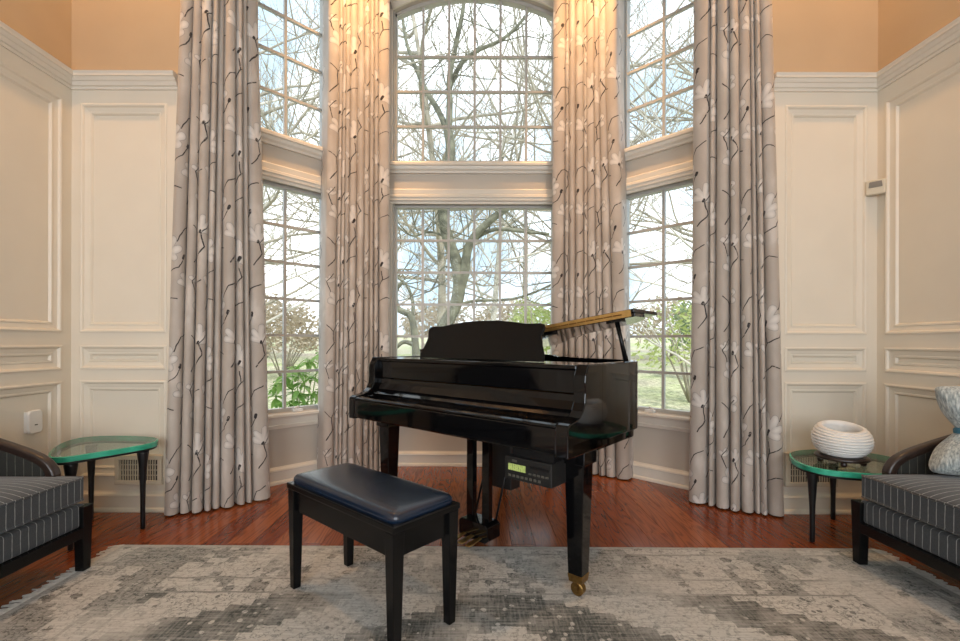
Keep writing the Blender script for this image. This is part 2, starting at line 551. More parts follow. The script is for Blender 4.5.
class MB:
    def __init__(self):
        self.v = []
        self.f = []

    def add(self, vs, fs):
        o = len(self.v)
        self.v += [tuple(p) for p in vs]
        self.f += [tuple(i + o for i in q) for q in fs]

    def box(self, x0, x1, y0, y1, z0, z1, mat=None):
        vs = [(x0, y0, z0), (x1, y0, z0), (x1, y1, z0), (x0, y1, z0), (x0, y0, z1), (x1, y0, z1), (x1, y1, z1), (x0, y1, z1)]
        if mat is not None:
            vs = [mat @ Vector(p) for p in vs]
        self.add(vs, [(0, 3, 2, 1), (4, 5, 6, 7), (0, 1, 5, 4), (1, 2, 6, 5), (2, 3, 7, 6), (3, 0, 4, 7)])
        return self

    def taper(self, cx, cy, z0, z1, w0, d0, w1, d1, dx=0, dy=0):
        """square post: half sizes at the foot (w0,d0) and at the head (w1,d1)"""
        vs = []
        for z, w, d, ox, oy in ((z0, w0, d0, dx, dy), (z1, w1, d1, 0, 0)):
            vs += [(cx + ox - w, cy + oy - d, z), (cx + ox + w, cy + oy - d, z), (cx + ox + w, cy + oy + d, z), (cx + ox - w, cy + oy + d, z)]
        self.add(vs, [(0, 3, 2, 1), (4, 5, 6, 7), (0, 1, 5, 4), (1, 2, 6, 5), (2, 3, 7, 6), (3, 0, 4, 7)])
        return self

    def prism(self, outline, h0, h1, fn):
        """outline of 2D points, extruded from h0 to h1; fn(a,b,h) -> point"""
        n = len(outline)
        vs = [fn(a, b, h0) for a, b in outline] + [fn(a, b, h1) for a, b in outline]
        fs = [tuple(range(n))[::-1], tuple(range(n, 2 * n))]
        fs += [(i, (i + 1) % n, n + (i + 1) % n, n + i) for i in range(n)]
        self.add(vs, fs)
        return self

    def sheet(self, rows, closed=False):
        n = len(rows[0])
        vs = [p for r in rows for p in r]
        fs = []
        for j in range(len(rows) - 1):
            for i in range(n if closed else n - 1):
                k = (i + 1) % n
                fs.append((j * n + i, j * n + k, (j + 1) * n + k, (j + 1) * n + i))
        self.add(vs, fs)
        return self

    def lathe(self, prof, cx=0, cy=0, n=20, cap=True):
        rows = []
        for r, z in prof:
            rows.append([(cx + r * math.cos(2 * PI * i / n), cy + r * math.sin(2 * PI * i / n), z) for i in range(n)])
        o = len(self.v)
        self.sheet(rows, True)
        if cap:
            self.f.append(tuple(o + i for i in range(n))[::-1])
            e = o + (len(prof) - 1) * n
            self.f.append(tuple(e + i for i in range(n)))
        return self

    def tube(self, pts, radii, n=6, cap=True):
        pts = [Vector(p) for p in pts]
        rows = []
        prev = None
        for i, p in enumerate(pts):
            d = (pts[min(i + 1, len(pts) - 1)] - pts[max(i - 1, 0)])
            if d.length < 1e-9:
                d = Vector((0, 0, 1))
            d.normalize()
            if prev is None:
                a = d.cross(Vector((0, 0, 1)))
                if a.length < 0.05:
                    a = d.cross(Vector((1, 0, 0)))
            else:
                a = prev - d * prev.dot(d)
            a.normalize()
            prev = a
            b = d.cross(a)
            r = radii[i] if isinstance(radii, (list, tuple)) else radii
            rows.append([p + a * (r * math.cos(2 * PI * k / n)) + b * (r * math.sin(2 * PI * k / n)) for k in range(n)])
        o = len(self.v)
        self.sheet(rows, True)
        if cap:
            self.f.append(tuple(o + i for i in range(n))[::-1])
            e = o + (len(pts) - 1) * n
            self.f.append(tuple(e + i for i in range(n)))
        return self

    def build(self, name, mat, parent=None, smooth=False, bevel=0.0, seg=2, subsurf=0, fix=True):
        me = bpy.data.meshes.new(name)
        me.from_pydata(self.v, [], self.f)
        me.update()
        if fix:
            import bmesh
            bm = bmesh.new()
            bm.from_mesh(me)
            bmesh.ops.recalc_face_normals(bm, faces=bm.faces)
            bm.to_mesh(me)
            bm.free()
        if mat:
            me.materials.append(M[mat])
        if smooth:
            me.polygons.foreach_set('use_smooth', [True] * len(me.polygons))
        o = bpy.data.objects.new(name, me)
        col.objects.link(o)
        if parent:
            o.parent = parent
        if bevel:
            m = o.modifiers.new('bevel', 'BEVEL')
            m.width = bevel
            m.segments = seg
            m.limit_method = 'ANGLE'
            m.angle_limit = R(35)
            m.harden_normals = False
        if subsurf:
            m = o.modifiers.new('sub', 'SUBSURF')
            m.levels = subsurf
            m.render_levels = subsurf
        return o


def empty(name, loc, rz=0.0):
    o = bpy.data.objects.new(name, None)
    o.location = loc
    o.rotation_euler = (0, 0, rz)
    o.empty_display_size = 0.1
    col.objects.link(o)
    return o


def tag(o, label, cat, group=None, kind=None):
    o['label'] = label
    o['category'] = cat
    if group:
        o['group'] = group
    if kind:
        o['kind'] = kind
    return o


def struct(o):
    o['kind'] = 'structure'
    return o


def copy_tree(o, parent=None):
    c = o.copy()
    col.objects.link(c)
    c.parent = parent
    for ch in list(o.children):
        copy_tree(ch, c)
    return c


def smooth_path(pts, n):
    """Catmull-Rom through pts, n points per span"""
    P = [Vector(p) for p in pts]
    out = []
    for i in range(len(P) - 1):
        p0 = P[i - 1] if i else P[0] * 2 - P[1]
        p1, p2 = P[i], P[i + 1]
        p3 = P[i + 2] if i + 2 < len(P) else P[-1] * 2 - P[-2]
        for k in range(n):
            u = k / n
            out.append(0.5 * ((2 * p1) + (p2 - p0) * u + (2 * p0 - 5 * p1 + 4 * p2 - p3) * u * u + (3 * p1 - p0 - 3 * p2 + p3) * u ** 3))
    out.append(P[-1])
    return out


# ------------------------------------------------------------------ the room
XW = 2.65                   # side walls
YB = 2.97                   # flat back wall
XO = 1.93                   # edge of the bay opening
YC = 4.06                   # centre wall of the bay
XC = 0.99                   # bay corner
SUM = XC + YC               # the slanting bay walls lie on |x| + y = SUM
ZC = 4.92                   # ceiling
YR = -3.2                   # rear wall
TH = 0.15

floor = struct(MB().box(-XW - .1, XW + .1, YR - .1, YC + .2, -0.12, -0.022).build('floor', 'underlay'))
random.seed(5)
PWD = 0.130
mesh_cache = {}


def bay_y(x):
    ax = abs(x)
    return YB + 0.01 if ax > XO else min(YC + .01, SUM - ax + .02)


x = -XW
i = 0
while x < XW - 0.001:
    x1 = min(x + PWD, XW)
    yend = max(bay_y(x), bay_y(x1))
    y = YR
    first = True
    while y < yend - 0.001:
        if first:
            y1 = 0.2 + random.uniform(0, 1.2)
            first = False
        else:
            y1 = y + random.uniform(1.0, 2.1)
        if y1 > yend - 0.35:
            y1 = yend
        MB().box(x + .0006, x1 - .0006, y + .0006, y1 - .0006, -0.022, 0.0).build('plank', 'floor', floor, bevel=0.0012, seg=1, fix=False)
        y = y1
    x = x1
    i += 1

ceiling = struct(MB().box(-XW - TH, XW + TH, YR - TH, YC + TH, ZC, ZC + .12).build('ceiling', 'ceil'))


class Frame:
    """a wall face: origin, direction along, inward normal"""

    def __init__(self, o, u, n):
        self.o, self.u, self.n = Vector(o), Vector(u).normalized(), Vector(n).normalized()

    def __call__(self, a, z, d=0.0):
        return self.o + self.u * a + self.n * d + Vector((0, 0, z))


def fbox(mb, fr, a0, a1, z0, z1, d0, d1):
    vs = [fr(a, z, d) for z in (z0, z1) for (a, d) in ((a0, d0), (a1, d0), (a1, d1), (a0, d1))]
    mb.add(vs, [(0, 3, 2, 1), (4, 5, 6, 7), (0, 1, 5, 4), (1, 2, 6, 5), (2, 3, 7, 6), (3, 0, 4, 7)])
    return mb


def moulding(fr, a0, a1, z0, z1, prof, parent, name, mat):
    """mitred frame, prof = (inset, height) pairs"""
    rows = []
    for (i_, h) in prof:
        rows.append([fr(a0 + i_, z0 + i_, h), fr(a1 - i_, z0 + i_, h), fr(a1 - i_, z1 - i_, h), fr(a0 + i_, z1 - i_, h)])
    return MB().sheet(rows, True).build(name, mat, parent)


PM = [(-.004, .0215), (-.004, .027), (.004, .030), (.012, .027), (.018, .016), (.044, .010), (.048, .014), (.056, .013), (.062, .004), (.064, 0)]
FL = Frame((-XW, YB, 0), (0, -1, 0), (1, 0, 0))      # left wall, along from the corner toward the camera
FR_ = Frame((XW, YB, 0), (0, -1, 0), (-1, 0, 0))
FBL = Frame((-XW, YB, 0), (1, 0, 0), (0, -1, 0))     # flat back wall left of the bay
FBR = Frame((XW, YB, 0), (-1, 0, 0), (0, -1, 0))
LSIDE = YB - YR
WT = 2.79                                            # lower part cream, upper part tan
tn = 0


def plain_wall(name, fr, L, ex=0.0):
    w = struct(fbox(MB(), fr, -ex, L, 0, WT, -TH, 0).build(name, 'cream'))
    fbox(MB(), fr, -ex, L, WT, ZC, -TH, 0).build('upper_wall', 'tan', w)
    return w


wl_ = plain_wall('wall_left', FL, LSIDE, TH)
wr_ = plain_wall('wall_right', FR_, LSIDE, TH)
LB = XW - XO
wbl = plain_wall('wall_back_left', FBL, LB)
wbr = plain_wall('wall_back_right', FBR, LB)
PZ = ((0.225, 0.845), (0.925, 1.075), (1.165, 2.650))
for w, fr, spans in ((wl_, FL, ((0.095, 1.75), (1.95, 3.6), (3.8, 5.4))), (wr_, FR_, ((0.085, 1.74), (1.94, 3.6), (3.8, 5.4))),
                     (wbl, FBL, ((0.085, 0.64),)), (wbr, FBR, ((0.095, 0.62),))):
    for a0, a1 in spans:
        for z0, z1 in PZ:
            moulding(fr, a0, a1, z0, z1, PM, w, 'panel_moulding', 'cream')
            for k in range(len(PZ) + 1):
                r0_ = PZ[k - 1][1] if k else 0.0
                r1_ = PZ[k][0] if k < len(PZ) else 2.76
                if z0 == PZ[0][0]:
                    fbox(MB(), fr, a0, a1, r0_, r1_, -.001, .022).build('rail', 'cream', w)
    L_ = LSIDE if len(spans) > 1 else LB
    edges = [0.0] + [v for sp_ in spans for v in sp_] + [L_]
    for k in range(0, len(edges), 2):
        fbox(MB(), fr, edges[k], edges[k + 1], 0, 2.76, -.001, .022).build('stile', 'cream', w)


def profile_run(name, fr, a0, a1, prof, mat, m0=0.0, m1=0.0, parent=None):
    """horizontal moulding: prof = (projection, z); ends mitred by m * projection"""
    r0 = [fr(a0 + m0 * d, z, d) for d, z in prof]
    r1 = [fr(a1 - m1 * d, z, d) for d, z in prof]
    n = len(prof)
    mb = MB()
    mb.add(r0 + r1, [(i, (i + 1) % n, n + (i + 1) % n, n + i) for i in range(n)] + [tuple(range(n)), tuple(range(n, 2 * n))[::-1]])
    return mb.build(name, mat, parent)


CROWN = [(0, 2.742), (.012, 2.742), (.012, 2.760), (.022, 2.764), (.030, 2.785), (.038, 2.789), (.048, 2.806), (.058, 2.810), (.058, 2.822), (.064, 2.836), (0, 2.836)]
BASE = [(0, 0), (.034, 0), (.034, .012), (.028, .022), (.020, .026), (.020, .095), (.026, .100), (.022, .112), (.010, .122), (.006, .130), (0, .130)]
CROWN = [(d + .02 if d else 0, z) for d, z in CROWN]
BASE_P = [(d + .018 if d else 0, z) for d, z in BASE]
for fr, L, m0, m1 in ((FL, LSIDE, 1, 0), (FR_, LSIDE, 1, 0), (FBL, LB, 1, 0), (FBR, LB, 1, 0)):
    tn += 1
    struct(profile_run('trim_%d' % tn, fr, 0, L, CROWN, 'trim', m0, m1))
for nm, fr, L in (('baseboard_left', FL, LSIDE), ('baseboard_right', FR_, LSIDE), ('baseboard_back_left', FBL, LB), ('baseboard_back_right', FBR, LB)):
    struct(profile_run(nm, fr, 0, L, BASE_P, 'cream', 1, 0))

# unseen rear wall, two tall openings put in for the fill lamps
FRR = Frame((-XW, YR, 0), (1, 0, 0), (0, 1, 0))
mb = MB()
for a0, a1, z0, z1 in ((-TH, 0.35, 0, ZC), (2.25, 3.05, 0, ZC), (4.95, 2 * XW + TH, 0, ZC), (0.35, 2.25, 0, .6), (0.35, 2.25, 3.2, ZC),
                       (3.05, 4.95, 0, .6), (3.05, 4.95, 3.2, ZC)):
    fbox(mb, FRR, a0, a1, z0, z1, -TH, 0)
struct(mb.build('wall_rear', 'cream'))

# ---- the bay
FBC = Frame((-XC, YC, 0), (1, 0, 0), (0, -1, 0))
LC = 2 * XC
S2 = math.sqrt(0.5)
LS = (XO - XC) / S2
FSL = Frame((-XC, YC, 0), (-S2, -S2, 0), (S2, -S2, 0))     # from the inner corner outward
FSR = Frame((XC, YC, 0), (S2, -S2, 0), (-S2, -S2, 0))

ZL0, ZL1 = 0.545, 2.355       # lower openings
ZU0, ZU1 = 2.725, 4.085        # upper openings (springing line of the arch)
RISE = 0.18


def arch_z(a, ac, hw, rise=RISE, spring=ZU1):
    rad = (hw * hw + rise * rise) / (2 * rise)
    d = a - ac
    return spring + math.sqrt(max(rad * rad - d * d, 0)) - (rad - rise)


def bay_wall(name, fr, L, o0, o1, arch, ext0=0.0, ext1=0.0):
    mb = MB()
    fbox(mb, fr, -ext0, o0, 0, ZC, -TH, 0)
    fbox(mb, fr, o1, L + ext1, 0, ZC, -TH, 0)
    fbox(mb, fr, o0, o1, 0, ZL0, -TH, 0)
    fbox(mb, fr, o0, o1, ZL1, ZU0, -TH, 0)
    if arch:
        n = 20
        ac, hw = (o0 + o1) / 2, (o1 - o0) / 2
        for k in range(n):
            a, b = o0 + (o1 - o0) * k / n, o0 + (o1 - o0) * (k + 1) / n
            za, zb = arch_z(a, ac, hw), arch_z(b, ac, hw)
            vs = [fr(a, za, -TH), fr(b, zb, -TH), fr(b, zb, 0), fr(a, za, 0), fr(a, ZC, -TH), fr(b, ZC, -TH), fr(b, ZC, 0), fr(a, ZC, 0)]
            mb.add(vs, [(0, 3, 2, 1), (4, 5, 6, 7), (0, 1, 5, 4), (1, 2, 6, 5), (2, 3, 7, 6), (3, 0, 4, 7)])
    else:
        fbox(mb, fr, o0, o1, ZU1 + RISE, ZC, -TH, 0)
    return struct(mb.build(name, 'taupe'))


CO0, CO1 = XC - 0.735, XC + 0.735
SO0, SO1 = 0.345, 1.015
wbc = bay_wall('wall_bay_center', FBC, LC, CO0, CO1, True, .06, .06)
wsl = bay_wall('wall_bay_left', FSL, LS, SO0, SO1, False)
wsr = bay_wall('wall_bay_right', FSR, LS, SO0, SO1, False)
# short returns between the flat wall and the slanting walls
for s, nm in ((-1, 'wall_return_left'), (1, 'wall_return_right')):
    mb = MB()
    x0, x1 = (s * XO, s * (XO + .2))
    mb.box(min(x0, x1), max(x0, x1), YB + TH + .001, YB + TH + .20, 0, ZC)
    struct(mb.build(nm, 'taupe'))

for nm, fr, L in (('baseboard_bay_center', FBC, LC), ('baseboard_bay_left', FSL, LS), ('baseboard_bay_right', FSR, LS)):
    struct(profile_run(nm, fr, 0, L, BASE, 'trim', 0.414, 0.414 if L == LC else 0))

wcount = 0
BAR = 0.021
GD = -0.075           # depth of the glass behind the wall face


def window(fr, o0, o1, z0, z1, cols, rows, arch=False, rowh=None, stool=None):
    """frame object with muntins and one pane for every light"""
    global wcount
    wcount += 1
    fw = 0.030
    mb = MB()
    ac, hw = (o0 + o1) / 2, (o1 - o0) / 2
    fbox(mb, fr, o0, o0 + fw, z0, z1, GD - .03, GD + .03)
    fbox(mb, fr, o1 - fw, o1, z0, z1, GD - .03, GD + .03)
    fbox(mb, fr, o0 + fw, o1 - fw, z0, z0 + fw, GD - .03, GD + .03)
    # thin outer stop bead
    fbox(mb, fr, o0, o0 + .014, z0, z1, GD + .03, -0.004)
    fbox(mb, fr, o1 - .014, o1, z0, z1, GD + .03, -0.004)
    if arch:
        n = 24
        for k in range(n):
            a, b = o0 + (o1 - o0) * k / n, o0 + (o1 - o0) * (k + 1) / n
            za, zb = arch_z(a, ac, hw), arch_z(b, ac, hw)
            vs = []
            for dz in (-fw - .004, 0):
                vs += [fr(a, za + dz, GD - .03), fr(b, zb + dz, GD - .03), fr(b, zb + dz, GD + .03), fr(a, za + dz, GD + .03)]
            mb.add(vs, [(0, 3, 2, 1), (4, 5, 6, 7), (0, 1, 5, 4), (1, 2, 6, 5), (2, 3, 7, 6), (3, 0, 4, 7)])
    else:
        fbox(mb, fr, o0 + fw, o1 - fw, z1 - fw, z1, GD - .03, GD + .03)
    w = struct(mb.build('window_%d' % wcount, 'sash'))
    g0, g1, gz0 = o0 + fw, o1 - fw, z0 + fw
    gz1 = z1 - fw
    cw = (g1 - g0) / cols
    rh = rowh or (gz1 - gz0) / rows

    def top(a):
        return arch_z(a, ac, hw) - fw if arch else gz1
    for k in range(1, cols):
        a = g0 + cw * k
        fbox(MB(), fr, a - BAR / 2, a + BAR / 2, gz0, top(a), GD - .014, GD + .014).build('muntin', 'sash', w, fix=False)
    for k in range(1, rows):
        z = gz0 + rh * k
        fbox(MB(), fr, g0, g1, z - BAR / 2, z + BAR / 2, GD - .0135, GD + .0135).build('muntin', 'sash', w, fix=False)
    for r in range(rows):
        for k in range(cols):
            a0, a1 = g0 + cw * k, g0 + cw * (k + 1)
            zz0 = gz0 + rh * r
            if arch and r == rows - 1:
                m_ = 4
                mb = MB()
                ol = [(a0, zz0), (a1, zz0)] + [(a1 + (a0 - a1) * q / m_, top(a1 + (a0 - a1) * q / m_)) for q in range(m_ + 1)]
                mb.prism(ol, GD - .002, GD + .002, lambda a, b, h: fr(a, b, h))
                mb.build('pane', 'glass', w)
            else:
                fbox(MB(), fr, a0, a1, zz0, min(zz0 + rh, gz1 + (0 if not arch else 9)), GD - .002, GD + .002).build('pane', 'glass', w, fix=False)
    return w


SILL = [(-.07, -.002), (.050, -.002), (.054, -.008), (.054, -.022), (.046, -.028), (.030, -.030), (.026, -.045), (.022, -.085), (.030, -.090), (.024, -.115), (0, -.115), (-.07, -.03)]
USILL = [(-.07, 0), (.052, 0), (.056, -.010), (.056, -.030), (.044, -.036), (.040, -.060), (.026, -.075), (.020, -.092), (0, -.092), (-.07, -.03)]
HEAD = [(0, .125), (.012, .125), (.018, .115), (.018, .075), (.026, .068), (.030, .048), (.024, .040), (.024, .020), (.012, .010), (.012, -.010), (0, -.010)]
for fr, o0, o1, cols, arch, L in ((FBC, CO0, CO1, 6, True, LC), (FSL, SO0, SO1, 2, False, LS), (FSR, SO0, SO1, 2, False, LS)):
    wlow = window(fr, o0, o1, ZL0, ZL1, cols, 6)
    wup = window(fr, o0, o1, ZU0, (ZU1 if arch else ZU1 + RISE), cols, 4 if arch else 5, arch, rowh=0.3185)
    c0, c1 = o0 - .085, o1 + .085
    profile_run('sill', fr, c0 - .02, c1 + .02, [(d, ZL0 + z) for d, z in SILL], 'trim', parent=wlow)
    profile_run('head_moulding', fr, c0, c1, [(d, ZL1 + z) for d, z in HEAD], 'trim', parent=wlow)
    profile_run('sill', fr, c0, c1, [(d, ZU0 - .015 + z) for d, z in USILL], 'trim', parent=wup)
    for wobj, z0, z1 in ((wlow, ZL0, ZL1), (wup, ZU0, ZU1)):
        for a, b in ((o0 - .075, o0), (o1, o1 + .075)):
            fbox(MB(), fr, a, b, z0, z1, -.001, .018).build('casing', 'trim', wobj, bevel=.004)
    if arch:
        mb = MB()
        ac, hw = (o0 + o1) / 2, (o1 - o0) / 2
        n = 28
        for (ra, rb, dd) in ((0, .05, .018), (.05, .085, .03)):
            rows = []
            for k in range(n + 1):
                a = o0 + (o1 - o0) * k / n
                z = arch_z(a, ac, hw)
                nx = (a - ac) / hw * .35
                e0 = (a + nx * ra, z + ra)
                e1 = (a + nx * rb, z + rb)
                rows.append([fr(e0[0], e0[1], 0), fr(e0[0], e0[1], dd), fr(e1[0], e1[1], dd), fr(e1[0], e1[1], 0)])
            mb.sheet(rows, True)
        mb.build('arch_casing', 'trim', wup)
    # casement crank on the sill of the lower window
    if not arch:
        mb = MB()
        fbox(mb, fr, .56, .64, ZL0 + .0, ZL0 + .022, -.03, .008)
        mb.tube([fr(.60, ZL0 + .02, -.01), fr(.60, ZL0 + .045, .0), fr(.64, ZL0 + .030, .02)], .007)
        mb.build('crank', 'white_plastic', wlow, bevel=.004)

# recessed lamps (bodies of the ceiling lamps)
for k, (lx, ly) in enumerate(((-0.75, 3.10), (0.75, 3.10), (0, 3.1), (-2.0, 2.2), (2.0, 2.2))):
    e = empty('recessed_lamp', (lx, ly, ZC - .012))
    tag(e, 'round recessed lamp with white trim ring in the tall ceiling', 'lamp', 'recessed ceiling lamps')
    MB().lathe([(.075, 0.012), (.095, 0.012), (.095, .004), (.085, 0), (.075, .004)], n=24, cap=False).build('trim_ring', 'trim', e, True)
    MB().lathe([(.001, .010), (.074, .010)], n=24, cap=False).build('lens', 'lamp_lens', e, True)

# ------------------------------------------------------------------ curtains


def curtain(label, bot, top, pleats, seed, amp=0.05, ztop=4.62, wide=True):
    rnd = random.Random(seed)
    nu = pleats * 22
    nv = 60
    pb, pt = smooth_path([(x, y, 0) for x, y in bot], 24), smooth_path([(x, y, 0) for x, y in top], 24)

    def at(path, s):
        q = s * (len(path) - 1)
        i = min(int(q), len(path) - 2)
        return path[i].lerp(path[i + 1], q - i)
    wd = [rnd.choice((0.6, 0.8, 1.0, 1.35)) for _ in range(pleats)]
    if wide:
        wd[0] = 1.9
        wd[-1] = 1.9
    bnd = [0.0]
    for q in wd:
        bnd.append(bnd[-1] + q / sum(wd))
    bnd[-1] = 1.0
    am = [rnd.uniform(0.75, 1.3) for _ in range(pleats)]
    rows = []
    for j in range(nv + 1):
        v = j / nv
        z = 0.012 + (ztop - 0.012) * v
        w = min(1.0, z / 3.3)
        row = []
        for i in range(nu + 1):
            s = i / nu
            # uneven round folds with narrow creases between
            k = 0
            while k < pleats - 1 and s > bnd[k + 1]:
                k += 1
            fr_ = (s - bnd[k]) / (bnd[k + 1] - bnd[k])
            sway = 0.10 * math.sin(1.7 * z + k * 1.9 + seed) * (1 - .45 * w)
            x_ = min(max(fr_ + sway * fr_ * (1 - fr_) * 2, 0), 1)
            A = am[k]
            lob = math.sin(PI * x_) ** 0.50
            over = -math.sin(2 * PI * x_) * 0.235 * (bnd[k + 1] - bnd[k]) * (0.4 + 0.6 * w)
            ss = min(max(s + over, 0), 1)
            P = at(pb, ss).lerp(at(pt, ss), w)
            P2 = at(pb, min(ss + .02, 1)).lerp(at(pt, min(ss + .02, 1)), w)
            P1 = at(pb, max(ss - .02, 0)).lerp(at(pt, max(ss - .02, 0)), w)
            tg = (P2 - P1).normalized()
            nrm = Vector((tg.y, -tg.x, 0))
            if nrm.y > 0:
                nrm = -nrm
            off = amp * 1.5 * A * (2 * lob - 1.25) * (0.82 + 0.18 * w)
            off -= .038 * math.exp(-(min(x_, 1 - x_) / .075) ** 2)
            zz = z
            row.append(P + nrm * off + Vector((0, 0, zz)))
        rows.append(row)
    # unfolded width at mid height
    mid = rows[nv // 3]
    us = [0.0]
    for i in range(nu):
        us.append(us[-1] + (mid[i + 1] - mid[i]).length)
    mb = MB().sheet(rows)
    o = mb.build('curtain', 'curtain', None, True, fix=False)
    me = o.data
    uvl = me.uv_layers.new(name='UVMap')
    n = nu + 1
    du = 0.06 if pleats in (8, 9) else 0.40
    dv = rnd.uniform(0, 1)
    for lp in me.loops:
        vi = lp.vertex_index
        uvl.data[lp.index].uv = (us[vi % n] + du, me.vertices[vi].co.z + dv)
    tag(o, label, 'curtain')
    return o


curtain('floor-length magnolia print curtain by the wall panel near the bare glass table',
        [(-1.965, 2.855), (-1.72, 2.97), (-1.43, 3.21)], [(-1.865, 2.865), (-1.70, 2.98), (-1.553, 3.20)], 9, 11, 0.050)
curtain('floor-length magnolia print curtain in the bay corner beside the window with the green shrub',
        [(-1.225, 3.63), (-.99, 3.80), (-.718, 3.86)], [(-1.19, 3.65), (-.98, 3.80), (-.728, 3.86)], 10, 23, 0.045)
curtain('floor-length magnolia print curtain in the bay corner behind the raised piano lid',
        [(.658, 3.86), (.97, 3.80), (1.265, 3.63)], [(.668, 3.86), (.95, 3.80), (1.155, 3.65)], 9, 37, 0.045)
curtain('floor-length magnolia print curtain by the wall panel near the white vase',
        [(1.505, 3.17), (1.75, 2.97), (1.985, 2.875)], [(1.55, 3.17), (1.74, 2.98), (1.895, 2.885)], 8, 52, 0.050)

# ------------------------------------------------------------------ rug
rc = ((RX0 + RX1) / 2, (RY0 + RY1) / 2)
rug = empty('area_rug', (rc[0], rc[1], 0), R(-0.3))
tag(rug, 'faded grey and cream medallion rug with fringed ends under the piano bench', 'rug')
hw, hl = (RX1 - RX0) / 2, (RY1 - RY0) / 2
RZ = 0.012
MB().box(-hw, hw, -hl, hl, 0.001, RZ).build('rug_body', 'rug', rug, bevel=.004)
rnd = random.Random(3)
mb = MB()
for s in (-1, 1):
    y = -hl + .004
    while y < hl - .004:
        L = rnd.uniform(.035, .075)
        dy = rnd.uniform(-.022, .022)
        x0 = s * (hw - .004)
        pts = [(x0, y, .009), (x0 + s * L * .5, y + dy * .4, .010), (x0 + s * L, y + dy, .004)]
        mb.tube(pts, [.0045, .0045, .0035], 4)
        y += rnd.uniform(.006, .011)
f = mb.build('fringe', 'fringe', rug, fix=False)
f['kind'] = 'stuff'

# ------------------------------------------------------------------ grand piano
PTH = R(41.0)
pa = Vector((math.cos(PTH), -math.sin(PTH), 0))
prc = Vector((.37, 1.77, 0))
porg = prc - pa * 1.5
piano = empty('grand_piano', porg, -PTH)
tag(piano, 'glossy black baby grand piano with propped lid standing in the window bay', 'piano')


def P3(s, t_, z):
    return Vector((s, t_, z))


ZB, ZT = 0.665, 1.010
ctrl = [(0, 1.05), (0.0, 1.22), (.03, 1.42), (.14, 1.56), (.32, 1.61), (.50, 1.56), (.66, 1.42), (.80, 1.24), (.97, 1.08), (1.18, .99), (1.38, .90), (1.49, .74), (1.50, .58)]
curve = [(p.x, p.y) for p in smooth_path([(a, b, 0) for a, b in ctrl], 5)]
outer = [(0, .30)] + curve + [(1.50, .30)]


def inset(poly, d):
    out = []
    n = len(poly)
    for i in range(n):
        p0 = Vector((*poly[max(i - 1, 0)], 0))
        p1 = Vector((*poly[min(i + 1, n - 1)], 0))
        tg = (p1 - p0).normalized()
        out.append((poly[i][0] + tg.y * d, poly[i][1] - tg.x * d))
    return out


inner = inset(outer, .055)
rows = []
mb = MB()
for (o_, i_) in zip(outer, inner):
    rows.append([P3(o_[0], o_[1], ZB), P3(o_[0], o_[1], ZT), P3(i_[0], i_[1], ZT), P3(i_[0], i_[1], ZB)])
mb.sheet(rows, True)
rim = mb.build('rim', 'black_gloss', piano, bevel=.006)
MB().prism(inner, .86, .875, P3).build('plate', 'plate_gold', rim)
MB().prism(inset(outer, .02), .625, .668, P3).build('bottom_frame', 'black_gloss', piano)
# dampers and strings under the lid: dark felt bar on the plate
MB().box(.12, 1.36, .52, .58, .875, .93).build('damper_rail', 'felt', rim)

# key bed, slip, cheeks, fall
MB().box(.0, 1.5, .03, .36, .640, .700).build('key_bed', 'black_gloss', piano, bevel=.006)
MB().box(.055, 1.445, .002, .030, .650, .757).build('key_slip', 'black_gloss', piano, bevel=.006)
cheek = [(0, .642), (0, .758), (.006, .772), (.022, .780), (.060, .784), (.095, .795), (.125, .818), (.142, .850), (.146, .890), (.144, .935),
         (.148, .965), (.160, .985), (.172, ZT), (.310, ZT), (.310, .642)]
for s0, s1 in ((0, .058), (1.442, 1.5)):
    MB().prism(cheek, s0, s1, lambda a, b, h: P3(h, a, b)).build('cheek', 'black_gloss', piano, bevel=.005)
fall = [(.004, .758), (.004, .768), (.020, .775), (.075, .778), (.120, .790), (.155, .815), (.172, .850), (.176, .880), (.196, .880), (.196, .758)]
MB().prism(fall, .060, 1.440, lambda a, b, h: P3(h, a, b)).build('fallboard', 'black_gloss', piano, bevel=.004)
MB().box(.060, 1.440, .180, .215, .882, .985).build('name_board', 'black_gloss', piano, bevel=.003)
MB().box(.058, 1.442, .168, .46, .986, 1.006).build('music_shelf', 'black_gloss', piano, bevel=.004)
# music desk leaning back
half = [(0.0, 0), (.45, 0), (.447, .03), (.425, .085), (.412, .13), (.420, .160), (.424, .180), (.415, .197), (.39, .203), (.345, .202), (.30, .203), (.22, .215), (.12, .226), (0, .229)]
ol = half[1:] + [(-a, b) for a, b in half[::-1][1:-1]]
tilt = R(17)
MB().prism(ol, 0, .016, lambda a, b, h: P3(.735 + a, .315 + b * math.sin(tilt) + h, 1.008 + b * math.cos(tilt))).build('music_desk', 'black_satin', piano, bevel=.004)

# lid: hinged on the bass side, propped low, front flap folded back on it
LA = R(8.0)


def lidp(s, t_, h):
    return Vector((s * math.cos(LA) - h * math.sin(LA), t_, 1.016 + s * math.sin(LA) + h * math.cos(LA)))


TF = 0.59
lidcurve = [(p[0] * 1.56 / 1.5 - .012, p[1] + .012) for p in curve if p[1] > TF + .03]
lo = [(-.012, TF)] + lidcurve + [(1.548, TF)]
lid = MB().prism(lo, 0, .019, lidp).build('lid', 'black_gloss', piano, bevel=.003)
MB().box(-.012, 1.546, TF, TF + .325, .021, .040).build('front_flap', 'black_gloss', lid, bevel=.003)
fl = lid.children[0]
for v in fl.data.vertices:
    v.co = lidp(*v.co)
hg = MB().box(.03, 1.53, TF - .004, TF, .003, .0375).build('piano_hinge', 'brass', lid)
for v in hg.data.vertices:
    v.co = lidp(*v.co)
hg['label'] = 'long brass piano hinge'
